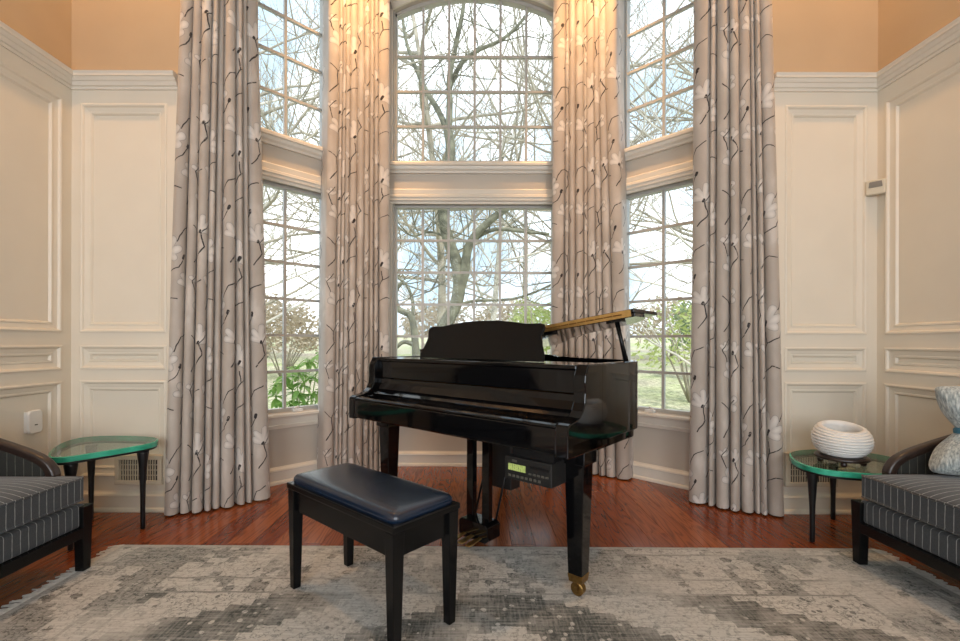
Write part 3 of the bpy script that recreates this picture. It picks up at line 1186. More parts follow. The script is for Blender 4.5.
# knuckle line of the hinge
kn = MB()
k = .04
while k < 1.48:
    kn.tube([lidp(k, TF - .005, .020), lidp(k + .045, TF - .005, .020)], .0035, 6)
    k += .05
kn.build('hinge_knuckle', 'old_brass', lid, fix=False)
# prop stick
mb = MB()
b0, b1 = Vector((1.47, .64, 1.00)), lidp(1.44, .62, -.001)
mb.tube([b0, b0.lerp(b1, .5), b1], [.013, .010, .012], 8)
mb.build('lid_prop', 'black_satin', piano, True)
mb = MB().box(1.395, 1.475, .595, .645, -.012, 0)
for i_, v in enumerate(mb.v):
    mb.v[i_] = tuple(lidp(*v))
mb.build('prop_cup', 'black_satin', lid)
mb = MB().box(1.00, 1.06, .62, .68, -.012, 0)
for i_, v in enumerate(mb.v):
    mb.v[i_] = tuple(lidp(*v))
mb.build('prop_cup', 'black_satin', lid)


def piano_leg(s, t_, z0):
    lg = MB().taper(s, t_, z0 + .095, .60, .033, .033, .046, .046).build('leg', 'black_gloss', piano, bevel=.004)
    MB().box(s - .058, s + .058, t_ - .058, t_ + .058, .585, .645).build('leg_plate', 'black_gloss', lg, bevel=.005)
    MB().taper(s, t_, z0 + .062, z0 + .098, .030, .030, .035, .035).build('ferrule', 'old_brass', lg, bevel=.003)
    mb = MB()
    rows = []
    for yy in (-.016, -.013, .013, .016):
        r_ = .030 if abs(yy) < .015 else .024
        rows.append([(s + r_ * math.cos(2 * PI * q / 16), t_ + yy, z0 + .0305 + r_ * math.sin(2 * PI * q / 16)) for q in range(16)])
    mb.sheet(rows, True)
    mb.f.append(tuple(range(16)))
    mb.f.append(tuple(range(48, 64)))
    mb.box(s - .008, s + .008, t_ - .026, t_ - .018, z0 + .025, z0 + .066)
    mb.box(s - .008, s + .008, t_ + .018, t_ + .026, z0 + .025, z0 + .066)
    mb.build('caster', 'old_brass', lg)
    return lg


piano_leg(1.442, .195, RZ)
piano_leg(.14, .20, 0)
piano_leg(.24, 1.22, 0)

# lyre
LYS, LYT = .765, .33
for ds in (-.056, .056):
    MB().box(LYS + ds - .024, LYS + ds + .024, LYT - .018, LYT + .018, .125, .645).build('lyre_post', 'black_gloss', piano, bevel=.004)
MB().box(LYS - .13, LYS + .13, LYT - .05, LYT + .05, .615, .642).build('lyre_top', 'black_gloss', piano, bevel=.004)
pb_ = MB().prism([(-.115, .045), (-.095, .030), (.095, .030), (.115, .045), (.115, .115), (.095, .130), (-.095, .130), (-.115, .115)], LYT - .055, LYT + .055,
                 lambda a, b, h: P3(LYS + a * .9, h, b)).build('pedal_box', 'black_gloss', piano, bevel=.004)
for ds in (-.055, 0, .055):
    mb = MB()
    mb.prism([(-.011, 0), (.011, 0), (.013, -.05), (.018, -.085), (.012, -.105), (-.012, -.105), (-.018, -.085), (-.013, -.05)], .050, .058,
             lambda a, b, h: P3(LYS + ds + a, LYT - .055 + b, h + b * .08))
    mb.build('pedal', 'brass', pb_, bevel=.002)
for ds in (-.075, .075):
    MB().tube([(LYS + ds, LYT + .05, .115), (LYS + ds, LYT + .24, .625)], .0065, 6).build('lyre_brace', 'black_metal', piano, True)
MB().box(LYS - .055, LYS + .12, LYT + .13, LYT + .22, .275, .625).build('actuator_box', 'module', piano, bevel=.006)

# player control unit hung under the key bed
mod = MB().box(1.165, 1.405, .035, .30, .500, .600).build('control_unit', 'module', piano, bevel=.004)
MB().box(1.185, 1.275, .0315, .0348, 0.542, 0.570).build('display', 'lcd', mod)['label'] = 'small lit green display'
for k in range(8):
    MB().box(1.185 + k * .022, 1.198 + k * .022, .0325, .0348, 0.513, 0.523).build('button', 'button', mod)
for k in range(5):
    MB().box(1.292 + k * .021, 1.306 + k * .021, .0325, .0348, 0.537, 0.545).build('button', 'button', mod)
MB().box(1.205, 1.230, .0325, .0348, 0.579, 0.589).build('button', 'button', mod)
MB().box(1.30, 1.39, .0325, .0348, 0.565, 0.577).build('disc_slot', 'black_metal', mod)

MB().box(1.19, 1.40, .06, .28, .5995, .640).build('hanger', 'black_metal', piano)

# ------------------------------------------------------------------ piano bench
bench = empty('piano_bench', (-.442, 1.887, RZ), R(-41.2))
tag(bench, 'black wooden piano bench with padded leatherette seat on the rug', 'bench')
BW, BD = .375, .165
legs = []
for sx in (-1, 1):
    for sy in (-1, 1):
        MB().taper(sx * (BW - .030), sy * (BD - .029), 0, .44, .017, .017, .025, .025, 0, 0).build('leg', 'black_satin', bench, bevel=.003)
for sy in (-1, 1):
    MB().box(-BW + .06, BW - .06, sy * (BD - .030) - .010, sy * (BD - .030) + .010, .345, .440).build('apron', 'black_satin', bench, bevel=.002)
for sx in (-1, 1):
    MB().box(sx * (BW - .033) - .010, sx * (BW - .033) + .010, -BD + .06, BD - .06, .345, .440).build('apron', 'black_satin', bench, bevel=.002)
MB().box(-BW, BW, -BD, BD, .442, .466).build('lid_board', 'black_satin', bench, bevel=.004)
# padded seat
rows = []
nx, ny = 28, 18
for (sc_, zz) in ((.985, .466), (1.0, .476), (.99, .488), (.95, .498), (.86, .503), (.70, .505), (.4, .506), (.02, .5065)):
    row = []
    for q in range(48):
        a = 2 * PI * q / 48
        ca, sa = math.cos(a), math.sin(a)
        e = 0.13 if sc_ > .8 else .2
        ex = math.copysign(abs(ca) ** e, ca)
        ey = math.copysign(abs(sa) ** e, sa)
        w_, d_ = BW - .012, BD - .012
        ins = (1 - sc_) * d_
        row.append((ex * (w_ - ins), ey * (d_ - ins), zz))
    rows.append(row)
mb = MB().sheet(rows, True)
mb.f.append(tuple((len(rows) - 1) * 48 + q for q in range(48)))
mb.build('seat_pad', 'leather', bench, True)

# ------------------------------------------------------------------ armchairs (front faces local -y)


def rounded_slab(x0, x1, y0, y1, z0, z1, r=.03, crown=.02, n=14):
    """cushion: soft box with crowned top"""
    mb = MB()
    xs = [x0 + (x1 - x0) * k / n for k in range(n + 1)]
    ys = [y0 + (y1 - y0) * k / n for k in range(n + 1)]
    rowsT = []
    for y in ys:
        row = []
        for x in xs:
            u = (x - x0) / (x1 - x0) * 2 - 1
            v = (y - y0) / (y1 - y0) * 2 - 1
            row.append((x, y, z1 - crown + crown * (1 - abs(u) ** 3.5) * (1 - abs(v) ** 3.5)))
        rowsT.append(row)
    rowsB = [[(x, y, z0) for x in xs] for y in ys]
    mb.sheet(rowsT)
    o = len(mb.v)
    mb.sheet(rowsB)
    m = n + 1
    ring = [i for i in range(m)] + [j * m + n for j in range(1, m)] + [n * m + i for i in range(n - 1, -1, -1)] + [j * m for j in range(n - 1, 0, -1)]
    L = len(ring)
    for k in range(L):
        a, b = ring[k], ring[(k + 1) % L]
        mb.f.append((a, b, o + b, o + a))
    return mb


CW, CDP = .88, .74          # width, depth


def armchair():
    e = empty('armchair', (0, 0, 0))
    h = CW / 2
    rounded_slab(-h + .045, h - .005 - .03, .012, .62, .345, .492, crown=.034).build('seat_cushion', 'stripe', e, True, bevel=.014, seg=3)
    # welt along the cushion edges
    c = e.children[0]
    for zz in (.352, .455):
        x0, x1, y0, y1 = -h + .045, h - .035, .012, .62
        pts = [(x0 + .01, y0 + .002, zz), (x1 - .01, y0 + .002, zz), (x1 - .002, y0 + .01, zz), (x1 - .002, y1, zz)]
        MB().tube(pts, .0055, 6).build('piping', 'stripe', c, True)
    rounded_slab(-h + .03, h - .02, .022, .66, .222, .338, crown=.010).build('seat_base', 'stripe', e, True, bevel=.012, seg=3)
    # rail
    mb = MB()
    mb.box(-h + .05, h - .05, .006, .045, .172, .222)
    mb.box(-h + .006, -h + .045, .05, CDP - .04, .172, .222)
    mb.box(h - .045, h - .006, .05, CDP - .04, .172, .222)
    mb.box(-h + .05, h - .05, CDP - .045, CDP - .006, .172, .222)
    mb.build('seat_rail', 'black_satin', e, bevel=.003)
    MB().box(-h + .055, h - .055, .0005, .006, .214, .222).build('bead', 'black_satin', e)
    for sx in (-1, 1):
        MB().taper(sx * (h - .028), .028, RZ, .320, .021, .021, .028, .026).build('leg', 'black_satin', e, bevel=.003)
        MB().taper(sx * (h - .028), CDP - .03, 0, .40, .020, .018, .026, .028, 0, .03).build('leg', 'black_satin', e, bevel=.003)
        # sweeping arm rail
        path = smooth_path([(.165, .0, .455), (.178, .0, .492), (.215, .0, .530), (.29, .0, .566), (.42, .0, .610), (.56, .0, .652), (.70, .0, .70), (.755, .0, .74)], 5)
        mb = MB()
        rows = []
        for i_, p in enumerate(path):
            d = path[min(i_ + 1, len(path) - 1)] - path[max(i_ - 1, 0)]
            d.normalize()
            nn = Vector((-d.z, 0, d.x))      # (depth, 0, z)
            w_ = .024
            tk = .020
            r_ = []
            for a, b in ((-w_, -tk), (w_, -tk), (w_, tk * .6), (w_ * .6, tk), (-w_ * .6, tk), (-w_, tk * .6)):
                q = p + nn * b
                r_.append((sx * (h - .028) + a, q.x, q.z))
            rows.append(r_)
        mb.sheet(rows, True)
        n = 6
        mb.f.append(tuple(range(n)))
        mb.f.append(tuple(range(len(mb.v) - n, len(mb.v))))
        arm = mb.build('arm', 'dark_wood', e, True)
        md = arm.modifiers.new('b', 'BEVEL')
        md.width = .004
        md.segments = 2
        md.limit_method = 'ANGLE'
        # arm post down to the rail and upholstered side panel
        MB().box(sx * (h - .028) - .020, sx * (h - .028) + .020, .150, .190, .22, .47).build('arm_post', 'dark_wood', arm, bevel=.004)
        ol = [(.19, .34), (.19, .478)] + [(p.x, p.z - .018) for p in path[8:]] + [(.74, .34)]
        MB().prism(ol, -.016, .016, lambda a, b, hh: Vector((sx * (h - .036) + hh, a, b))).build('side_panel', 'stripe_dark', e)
    # back
    back = []
    for k in range(9):
        u = k / 8 * 2 - 1
        back.append((u * (h - .03), .79 + .06 * (1 - u * u)))
    ol = [(-h + .03, .34)] + back + [(h - .03, .34)]
    MB().prism(ol, 0, .07, lambda a, b, hh: Vector((a, .66 + hh + (b - .34) * .10, b))).build('backrest', 'stripe', e, bevel=.018, seg=3)
    pts = [Vector((a, .70 + (b - .34) * .10, b + .012)) for a, b in back]
    MB().tube(pts, .022, 8).build('back_rail', 'dark_wood', e, True)
    return e


ac1 = armchair()
ac1.location = (-1.840, 2.190 - CW / 2, 0)
ac1.rotation_euler = (0, 0, R(90))
tag(ac1, 'pinstriped armchair with an empty seat beside the bare glass table', 'armchair', 'pinstriped armchairs by the side walls')
ac2 = copy_tree(ac1)
ac2.location = (1.895, 2.275 - CW / 2, 0)
ac2.rotation_euler = (0, 0, R(-90))
ac2['label'] = 'pinstriped armchair holding the silver cinched pillow beside the vase table'

# cinched pillow on the right chair
pil = empty('throw_pillow', (2.385, 2.07, .490))
tag(pil, 'silver grey chenille pillow cinched by a blue band on the pinstriped armchair', 'pillow')
pil.rotation_euler = (R(-8), R(0), R(-14))
prof = [(.0, .195, .02), (.006, .236, .05), (.03, .240, .085), (.07, .220, .105), (.12, .195, .100), (.16, .155, .080), (.19, .125, .062), (.205, .115, .055), (.225, .120, .058),
        (.26, .150, .075), (.30, .168, .085), (.35, .178, .080), (.395, .190, .055), (.412, .185, .025), (.416, .15, .006)]
rows = []
for z, w_, d_ in prof:
    row = []
    for q in range(40):
        a = 2 * PI * q / 40
        ca, sa = math.cos(a), math.sin(a)
        e_ = .8
        cr = 1 + .04 * math.sin(9 * a + z * 20) * (1 - min(1, abs(z - .205) / .2))
        row.append((math.copysign(abs(ca) ** e_, ca) * w_ * cr, math.copysign(abs(sa) ** e_, sa) * d_ * cr, z + .006 * math.sin(5 * a)* (1 if .01 < z < .4 else 0)))
    rows.append(row)
mb = MB().sheet(rows, True)
mb.f.append(tuple(range(40)))
mb.f.append(tuple(len(mb.v) - 40 + q for q in range(40)))
mb.build('pillow_body', 'chenille', pil, True, subsurf=1)
rows = []
for z, g in ((.192, .004), (.196, .010), (.214, .010), (.220, .004)):
    rows.append([(math.cos(2 * PI * q / 40) * (.120 + g), math.sin(2 * PI * q / 40) * (.060 + g), z) for q in range(40)])
MB().sheet(rows, True).build('band', 'band', pil, True)

# ------------------------------------------------------------------ glass side tables


def side_table(name, label, loc, pts, legs, ztop=.505):
    e = empty(name, (*loc, 0))
    tag(e, label, 'table', 'glass side tables')
    P = [Vector((a, b, 0)) for a, b in pts]
    n = len(P)
    ol = []
    for i in range(n):
        p0, p1, p2, p3 = P[i - 1], P[i], P[(i + 1) % n], P[(i + 2) % n]
        for k in range(10):
            u = k / 10
            q = 0.5 * ((2 * p1) + (p2 - p0) * u + (2 * p0 - 5 * p1 + 4 * p2 - p3) * u * u + (3 * p1 - p0 - 3 * p2 + p3) * u ** 3)
            ol.append((q.x - loc[0], q.y - loc[1]))
    cx = sum(a for a, b in ol) / len(ol)
    cy = sum(b for a, b in ol) / len(ol)

    def shrink(d):
        out = []
        for a, b in ol:
            v = Vector((cx - a, cy - b))
            v.normalize()
            out.append((a + v.x * d, b + v.y * d))
        return out
    o0, o1 = ol, shrink(.010)
    fnc = lambda a, b, hh: Vector((a, b, hh))
    top = MB().prism(o1, ztop - .022, ztop - .001, fnc).build('glass_top', 'tglass', e)
    rows = []
    for A, B in zip(o0, o1):
        rows.append([(B[0], B[1], ztop), (A[0], A[1], ztop - .003), (A[0], A[1], ztop - .029), (B[0], B[1], ztop - .031)])
    rows.append(rows[0])
    MB().sheet(rows, True).build('glass_edge', 'gedge', e)
    # black hoop under the glass
    s0, s1 = shrink(.006), shrink(.030)
    rows = []
    for A, B in zip(s0, s1):
        rows.append([(A[0], A[1], ztop - .0315), (A[0], A[1], ztop - .042), (B[0], B[1], ztop - .042), (B[0], B[1], ztop - .0315)])
    rows.append(rows[0])
    MB().sheet(rows, True).build('hoop', 'black_metal', e)
    for a, b in legs:
        a -= loc[0]
        b -= loc[1]
        MB().lathe([(.011, 0), (.013, .004), (.013, .05), (.0125, .12), (.015, ztop * .5), (.022, ztop * .76), (.030, ztop * .88), (.030, ztop - .042)], a, b, 16).build('leg', 'black_metal', e, True)
    return e


side_table('side_table', 'glass side table with green edge and bare top beside the empty armchair', (-2.15, 2.62),
           [(-2.13, 2.33), (-2.03, 2.44), (-1.915, 2.62), (-1.915, 2.74), (-2.02, 2.84), (-2.28, 2.875), (-2.44, 2.82), (-2.42, 2.64), (-2.24, 2.38)],
           [(-1.95, 2.665), (-2.13, 2.39), (-2.36, 2.79)])
side_table('side_table', 'glass side table with green edge holding the white ribbed vase', (2.10, 2.58),
           [(1.87, 2.43), (2.03, 2.35), (2.22, 2.35), (2.42, 2.44), (2.50, 2.62), (2.44, 2.80), (2.22, 2.89), (1.98, 2.82), (1.85, 2.60)],
           [(1.885, 2.515), (2.255, 2.835), (2.36, 2.45)], .428)

# vase on its stand
TZ = .428
VC = (2.075, 2.55)
st = empty('vase_stand', (*VC, TZ))
tag(st, 'round dark wooden stand with stub feet under the white vase', 'stand')
MB().lathe([(.100, .026), (.122, .028), (.128, .036), (.122, .046), (.105, .048), (.0, .048)], n=32, cap=False).build('disc', 'dark_wood', st, True)
for k in range(4):
    a = R(45 + 90 * k + 12)
    MB().lathe([(.013, 0), (.016, .012), (.012, .030)], .095 * math.cos(a), .095 * math.sin(a), 10).build('foot', 'dark_wood', st, True)
vs = empty('ribbed_vase', (VC[0], VC[1], TZ + .048))
tag(vs, 'squat white ribbed ceramic vase with a slanted oval mouth', 'vase')
rows = []
NR = 11
NZ = NR * 8
for k in range(NZ + 1):
    u = k / NZ
    ang = R(-62) + u * R(62 + 50)
    rr = .136 * math.cos(ang) ** .7
    rr += .0085 * abs(math.sin(PI * NR * u)) - .004
    z = .085 + .098 * math.sin(ang)
    row = []
    for q in range(48):
        a = 2 * PI * q / 48
        sl = (u ** 1.3) * (.019 * math.cos(a - R(51)) - .008 * math.cos(a + R(39)))
        row.append((rr * math.cos(a), rr * math.sin(a), z + sl * .9))
    rows.append(row)
top_r = rows[-1]
# inner wall
for d, dz in ((.93, -.002), (.94, -.03), (1.15, -.08), (.6, -.15)):
    rows.append([(p[0] * d, p[1] * d, max(p[2] + dz, .012)) for p in top_r])
z0 = min(p[2] for p in rows[0])
rows = [[(p[0], p[1], p[2] - z0) for p in r] for r in rows]
mb = MB().sheet(rows, True)
mb.f.append(tuple(range(48))[::-1])
mb.build('vase_body', 'vase', vs, True, fix=False)

# ------------------------------------------------------------------ small wall things


def vent(fr, a0, a1, z0, z1, label):
    c = fr((a0 + a1) / 2, z0, .0305)
    e = empty('floor_register', c)
    tag(e, label, 'vent')
    e.rotation_euler = (0, 0, math.atan2(fr.u.y, fr.u.x))
    inv = e.matrix_basis.inverted() if False else None
    L = (a1 - a0) / 2
    H_ = z1 - z0
    s = 1 if fr.u.cross(Vector((0, 0, 1))).dot(fr.n) > 0 else -1   # local -y or +y is inward

    def b(mb, x0, x1, zz0, zz1, d0, d1):
        y0, y1 = sorted((-s * d0, -s * d1))
        return mb.box(x0, x1, y0, y1, zz0, zz1)
    fm = MB()
    b(fm, -L, L, 0, .028, -.030, .016)
    b(fm, -L, L, H_ - .028, H_, -.030, .016)
    b(fm, -L, -L + .028, .028, H_ - .028, -.030, .016)
    b(fm, L - .028, L, .028, H_ - .028, -.030, .016)
    fm.build('frame', 'vent_paint', e, bevel=.003)
    b(MB(), -L + .028, L - .028, .028, H_ - .028, .001, .004).build('shade_sheet', 'vent_dark', e)  # flat dark sheet painted as the shade behind the louvers
    x = -L + .036
    while x < L - .03:
        b(MB(), x - .0025, x + .0025, .028, H_ - .028, .005, .012).build('louver', 'vent_paint', e)
        x += .016
    for k in range(1, 4):
        zz = .028 + (H_ - .056) * k / 4
        b(MB(), -L + .028, L - .028, zz - .002, zz + .002, .004, .0095).build('cross_bar', 'vent_paint', e)
    return e


vent(FBL, .325, .63, .175, .365, 'beige wall vent behind the bare glass table')
vent(FBR, .29, .63, .175, .395, 'beige wall vent behind the vase table')

# white cover on the left wall
pl = empty('wall_plate', (-XW, 2.70, .552))
tag(pl, 'white rounded plastic cover on the panelled side wall above the armchair', 'wall plate')
MB().prism([(-.045, .015), (-.03, 0), (.03, 0), (.045, .015), (.045, .125), (.03, .14), (-.03, .14), (-.045, .125)], .0135, .036,
           lambda a, b, h: Vector((h, a, b))).build('cover', 'white_plastic', pl, bevel=.008, seg=3)
MB().box(.0, .0135, -.038, .038, .008, .132).build('back_plate', 'white_plastic', pl)
MB().box(.0362, .039, -.008, .008, .05, .056).build('button', 'button', pl)

# motion sensor in the right corner
ms = empty('motion_sensor', (XW - .066, YB - .060, 2.060), R(-45))
ms.rotation_euler = (0, 0, R(-45))
tag(ms, 'small beige motion sensor mounted in the wall corner', 'sensor')
MB().prism([(-.050, .0), (.050, .0), (.050, .095), (-.050, .095)], -.022, .020, lambda a, b, h: Vector((a, h, b))).build('housing', 'sensor_beige', ms, bevel=.008, seg=3)
MB().prism([(-.034, .045), (.034, .045), (.030, .082), (-.030, .082)], -.026, -.0215, lambda a, b, h: Vector((a, h, b))).build('lens', 'sensor_lens', ms, bevel=.002)

# ------------------------------------------------------------------ the garden
GZ = -0.45


def ground_z(x, y):
    return GZ + 0.045 * max(0, y - 9) + 0.12 * math.sin(x * .35) * min(1, max(0, (y - 6) / 8))


rows = []
for j in range(41):
    y = YC + .25 + (70 - YC) * (j / 40) ** 1.5
    rows.append([(-60 + 120 * i / 60, y, ground_z(-60 + 120 * i / 60, y)) for i in range(61)])
g = MB().sheet(rows).build('lawn', 'lawn', None, True)
struct(g)


def px(u, v, y):
    """photo pixel on the plane at depth y"""
    return Vector(((u - VX) / F * y, y, CH + (VY - v) / F * y))


def grow(mb, p, d, L, r, depth, rnd, up=0.12, sides=5):
    """recursive branch"""
    n = 4
    pts = [p.copy()]
    dd = d.normalized()
    for k in range(n):
        dd = (dd + Vector((rnd.uniform(-.22, .22), rnd.uniform(-.22, .22), rnd.uniform(-.16, .16) + up * .3))).normalized()
        pts.append(pts[-1] + dd * (L / n))
    radii = [r * (1 - .42 * k / n) for k in range(n + 1)]
    mb.tube(pts, radii, sides if r > .02 else 4 if r > .008 else 3, cap=False)
    if depth <= 0:
        return
    nb = 3 if depth > 1 else 4
    for k in range(nb):
        q = rnd.uniform(.35, 1.0) if k else 1.0
        i = min(int(q * n), n - 1)
        pos = pts[i].lerp(pts[i + 1], q * n - i)
        ax = Vector((rnd.uniform(-1, 1), rnd.uniform(-1, 1), rnd.uniform(-.3, .9)))
        nd = (dd * 1.0 + ax * .75).normalized()
        grow(mb, pos, nd, L * rnd.uniform(.55, .82), r * (.62 if k == 0 else rnd.uniform(.38, .55)), depth - 1, rnd, up)


def limb(mb, pixels, y, r0, r1, rnd=None, twigs=None, ntw=0, lean=0.0, tl=1.2):
    pts = smooth_path([px(u, v, y + lean * i) for i, (u, v) in enumerate(pixels)], 5)
    n = len(pts)
    mb.tube(pts, [(r0 + (r1 - r0) * i / (n - 1)) * .72 for i in range(n)], 8)
    if twigs is not None:
        for k in range(ntw):
            i = rnd.randrange(n // 4, n)
            d = Vector((rnd.uniform(-1, 1), rnd.uniform(-.8, .8), rnd.uniform(-.25, 1)))
            grow(twigs, pts[i], d, tl * rnd.uniform(.5, 1.0), .012 * tl, 2, rnd)
    return pts


# the big tree straight outside the centre window
rnd = random.Random(8)
TY = 9.0
big = empty('tree', (px(436, 345, TY).x, TY, ground_z(0, TY)))
tag(big, 'large bare tree with a thick forking trunk close outside the centre window', 'tree')
bx, by, bz = big.location
tk, tw = MB(), MB()
limb(tk, [(425, 420), (434, 360), (440, 335), (455, 306), (459, 285), (456, 262), (448, 240), (443, 215), (446, 185), (450, 150), (447, 128)], TY, .20, .13)
limb(tk, [(457, 300), (464, 275), (467, 252), (473, 238), (488, 222), (505, 209), (520, 200)], TY, .15, .09, rnd, tw, 6, -.05)
limb(tk, [(447, 130), (436, 108), (426, 92), (414, 66), (405, 40), (400, 5)], TY, .09, .04, rnd, tw, 9, .1)
limb(tk, [(448, 135), (449, 105), (449, 75), (455, 45), (462, 10), (468, -40)], TY, .10, .04, rnd, tw, 9, -.1)
limb(tk, [(449, 85), (462, 62), (478, 50), (500, 40), (520, 22), (540, -10)], TY, .07, .03, rnd, tw, 9, -.1)
limb(tk, [(473, 240), (484, 233), (498, 229), (520, 231), (549, 234)], TY, .07, .04, rnd, tw, 5, -.12)
limb(tk, [(456, 306), (473, 301), (500, 300), (520, 297), (546, 287), (575, 270)], TY, .045, .025, rnd, tw, 5, -.1)
limb(tk, [(452, 268), (442, 268), (432, 289), (424, 291), (405, 285), (393, 284)], TY, .03, .018, rnd, tw, 4, .1)
limb(tk, [(448, 238), (430, 232), (412, 236), (395, 225)], TY, .035, .02, rnd, tw, 5, .1)
limb(tk, [(446, 210), (458, 205), (468, 195), (478, 180), (480, 160)], TY, .05, .03, rnd, tw, 6, .1)
for mbx in (tk, tw):
    mbx.v = [(a - bx, b - by, c - bz) for a, b, c in mbx.v]
tko = tk.build('trunk', 'bark', big, True, fix=False)
two = tw.build('twigs', 'bark', big, True, fix=False)
two['kind'] = 'stuff'

# small crooked tree left of it
rnd = random.Random(4)
sm = empty('tree', (px(415, 345, 7.6).x, 7.6, ground_z(0, 7.6)))
tag(sm, 'small crooked bare tree with a looping trunk outside the centre window', 'tree')
bx, by, bz = sm.location
tk, tw = MB(), MB()
limb(tk, [(416, 420), (416, 365), (415, 340), (411, 317), (398, 309), (395, 297), (397, 288), (402, 283)], 7.6, .10, .05, rnd, tw, 4, 0, .7)
limb(tk, [(412, 318), (413, 305), (409, 290), (402, 281), (394, 276)], 7.6, .045, .03, rnd, tw, 5, 0, .7)
limb(tk, [(415, 345), (404, 342), (396, 348)], 7.6, .06, .04)
for mbx in (tk, tw):
    mbx.v = [(a - bx, b - by, c - bz) for a, b, c in mbx.v]
tk.build('trunk', 'bark', sm, True, fix=False)
o = tw.build('twigs', 'bark', sm, True, fix=False)
o['kind'] = 'stuff'


def make_tree(seed, hgt, mat, lean=0):
    rnd = random.Random(seed)
    e = empty('tree', (0, 0, 0))
    tk, tw = MB(), MB()
    p = Vector((0, 0, -.2))
    pts = [p.copy()]
    d = Vector((rnd.uniform(-.1, .1) + lean, rnd.uniform(-.1, .1), 1)).normalized()
    n = 7
    for k in range(n):
        d = (d + Vector((rnd.uniform(-.14, .14), rnd.uniform(-.14, .14), .08))).normalized()
        pts.append(pts[-1] + d * (hgt * .75 / n))
    r0 = hgt * .011
    tk.tube(pts, [r0 * (1 - .7 * k / n) for k in range(n + 1)], 8)
    for k in range(16):
        i = rnd.randrange(1, n)
        pos = pts[i].lerp(pts[i + 1], rnd.random())
        a = rnd.uniform(0, 2 * PI)
        dd = Vector((math.cos(a), math.sin(a), rnd.uniform(.05, .8)))
        grow(tw, pos, dd, hgt * rnd.uniform(.16, .27), r0 * .36, 3, rnd)
    tk.build('trunk', mat, e, True, fix=False)
    o = tw.build('branches', mat, e, True, fix=False)
    o['kind'] = 'stuff'
    return e


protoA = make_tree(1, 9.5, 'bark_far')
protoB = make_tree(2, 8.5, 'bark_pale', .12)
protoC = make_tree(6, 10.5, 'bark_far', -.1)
protos = [protoA, protoB, protoC]
# position, turn, scale
spots = [(-4.6, 9.5, 0, .95, 0), (4.8, 9.0, 1.2, .9, 1), (-1.2, 16, 2.0, 1.0, 2), (2.9, 15, .4, 1.0, 0), (-7.5, 14, 2.6, 1.0, 1), (7.6, 13.5, 4.0, 1.0, 2),
         (0.8, 21, 5.1, 1.1, 1), (-4.0, 22, 3.3, 1.1, 0), (5.0, 22, 2.2, 1.1, 2), (-10.5, 20, 1.0, 1.2, 2), (11.0, 20, .5, 1.2, 0), (-1.8, 29, 1.9, 1.4, 1),
         (3.4, 30, 3.7, 1.4, 0), (-8.5, 30, 5.5, 1.4, 0), (9.5, 30, 4.4, 1.4, 1), (15, 28, 2.4, 1.4, 2), (-15, 28, .2, 1.4, 1)]
used = [False] * 3
for (x, y, rz, s_, k) in spots:
    if used[k]:
        o = copy_tree(protos[k])
    else:
        o = protos[k]
        used[k] = True
    o.location = (x, y, ground_z(x, y))
    o.rotation_euler = (0, 0, rz)
    s_ *= 1.0 if y < 11 else 1.55
    o.scale = (s_, s_, s_)
    if y < 11:
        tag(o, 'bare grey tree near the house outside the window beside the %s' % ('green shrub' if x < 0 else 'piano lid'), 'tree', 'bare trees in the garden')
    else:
        tag(o, 'bare pale tree in the woods beyond the lawn', 'tree', 'bare trees in the woods')


def shrub(name, label, loc, rx, rz_, n, mat, seed, leaf=.09, group=None):
    rnd = random.Random(seed)
    e = empty(name, (*loc, ground_z(*loc)))
    tag(e, label, 'shrub', group)
    st = MB()
    for k in range(9):
        a = rnd.uniform(0, 2 * PI)
        tip = Vector((math.cos(a) * rx * rnd.uniform(.2, .8), math.sin(a) * rx * rnd.uniform(.2, .8), rz_ * rnd.uniform(.6, 1.0)))
        st.tube([(0, 0, -.1), tip * .5 + Vector((0, 0, .1)), tip], [.035, .02, .008], 5)
    st.build('stem', 'bark_far', e, True, fix=False)
    mb = MB()
    for k in range(n):
        a = rnd.uniform(0, 2 * PI)
        ph = math.acos(rnd.uniform(-.4, 1))
        q = rnd.uniform(.55, 1.0)
        q *= .8 + .35 * mnoise.noise(Vector((math.cos(a) * 1.5 + seed, math.sin(a) * 1.5, ph * 1.3)))
        c = Vector((rx * q * math.sin(ph) * math.cos(a), rx * q * math.sin(ph) * math.sin(a), rz_ * .5 + rz_ * .5 * q * math.cos(ph) * 1.2))
        u = Vector((rnd.uniform(-1, 1), rnd.uniform(-1, 1), rnd.uniform(-.6, .8))).normalized()
        w_ = u.cross(Vector((rnd.uniform(-1, 1), rnd.uniform(-1, 1), rnd.uniform(-1, 1)))).normalized()
        L = leaf * rnd.uniform(.7, 1.3)
        mb.add([c - u * L, c + w_ * L * .38, c + u * L, c - w_ * L * .38], [(0, 1, 2, 3)])
    o = mb.build('foliage', mat, e, False, fix=False)
    o['kind'] = 'stuff'
    return e


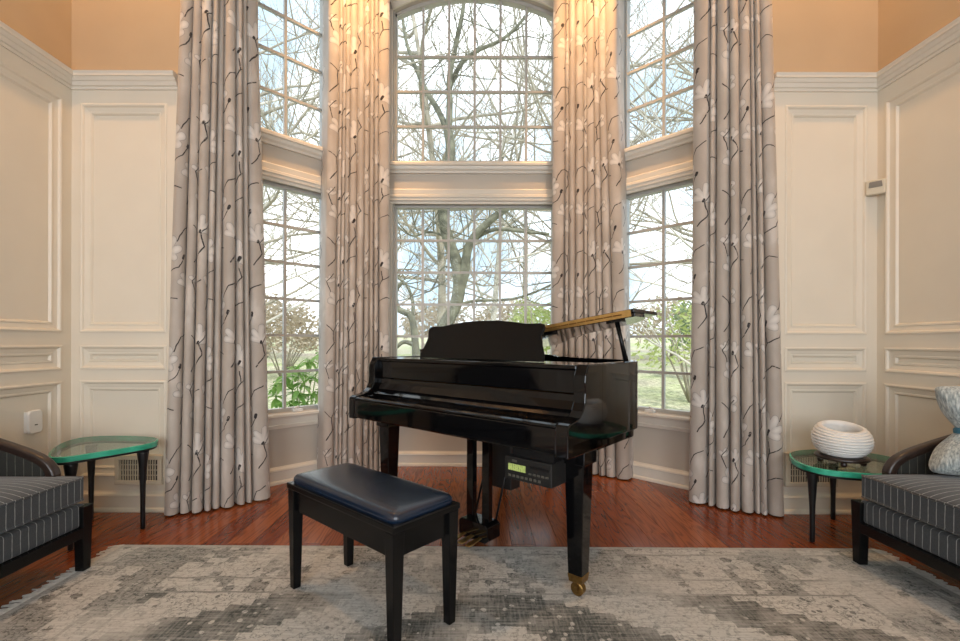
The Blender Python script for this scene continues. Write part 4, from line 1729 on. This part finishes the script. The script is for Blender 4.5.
shrub('shrub', 'yellow-green spring shrub seen past the trunk through the centre window', (1.9, 14.5), 1.5, 2.7, 1000, 'spring', 3, .10)
shrub('shrub', 'loose green shrub on the lawn outside the window beside the raised piano lid', (5.2, 10.8), 1.5, 2.6, 650, 'spring', 7, .085)
shrub('shrub', 'dark evergreen shrub at the wood edge outside the window beside the raised piano lid', (8.3, 15.5), 1.9, 3.2, 1500, 'evergreen', 9, .11)
shrub('shrub', 'brown leaved hedge shrub at the wood edge outside the window with the rhododendron', (-7.0, 16.5), 2.0, 2.8, 1500, 'beech', 12, .11)
for k, (x, y) in enumerate(((-11, 24), (-6.5, 25), (-2.2, 24.5), (2.0, 25), (6.2, 24.5), (10.8, 25), (15.5, 24))):
    shrub('shrub', 'pale brown undergrowth bush along the far edge of the lawn', (x, y), 2.6, 3.4, 1300, 'beech', 30 + k, .16, 'undergrowth along the far lawn edge')

# rhododendron close to the left bay window
rnd = random.Random(21)
rh = empty('rhododendron', (-2.02, 4.95, ground_z(-2.02, 4.95)))
tag(rh, 'rhododendron with long bright green leaves close outside the lower bay window', 'shrub')
lm = MB()
L, W_ = .15, .026
rows = []
for k in range(6):
    u = k / 5
    w_ = W_ * math.sin(PI * min(max(u, .03), .97)) ** .7
    z = -.05 * u * u
    rows.append([(u * L, -w_, z + .006), (u * L, 0, z), (u * L, w_, z + .006)])
lm.sheet(rows)
leaf0 = None
base_z = rh.location.z
tips = [(-.12, -.08, .98), (.05, -.12, .92), (.20, -.1, .90), (.28, .0, 1.02), (-.05, 0, 1.18), (.10, .08, 1.10), (-.06, -.05, 1.13), (.10, .0, 1.22), (.18, .05, 1.36), (.26, -.05, 1.18), (-.18, .05, 1.08), (.02, .1, 1.02), (.30, .1, 1.44), (.14, -.1, 1.02), (-.02, .15, 1.28), (.36, .02, 1.26)]
for tip in tips:
    tp = Vector(tip)
    MB().tube([(tp.x * .3, tp.y * .3, 0), (tp.x * .7, tp.y * .7, tp.z * .6), tp], [.012, .008, .004], 6).build('stem', 'leaf', rh, True, fix=False)
    for k in range(9):
        if leaf0 is None:
            o = leaf0 = lm.build('leaf', 'leaf', rh, True)
        else:
            o = leaf0.copy()
            col.objects.link(o)
            o.parent = rh
        a = 2 * PI * k / 9 + rnd.uniform(-.25, .25)
        o.location = tp + Vector((0, 0, rnd.uniform(-.05, .01)))
        o.rotation_euler = (rnd.uniform(-.4, .4), rnd.uniform(-.35, .65), a)
        s_ = rnd.uniform(.75, 1.15)
        o.scale = (s_, s_, s_)
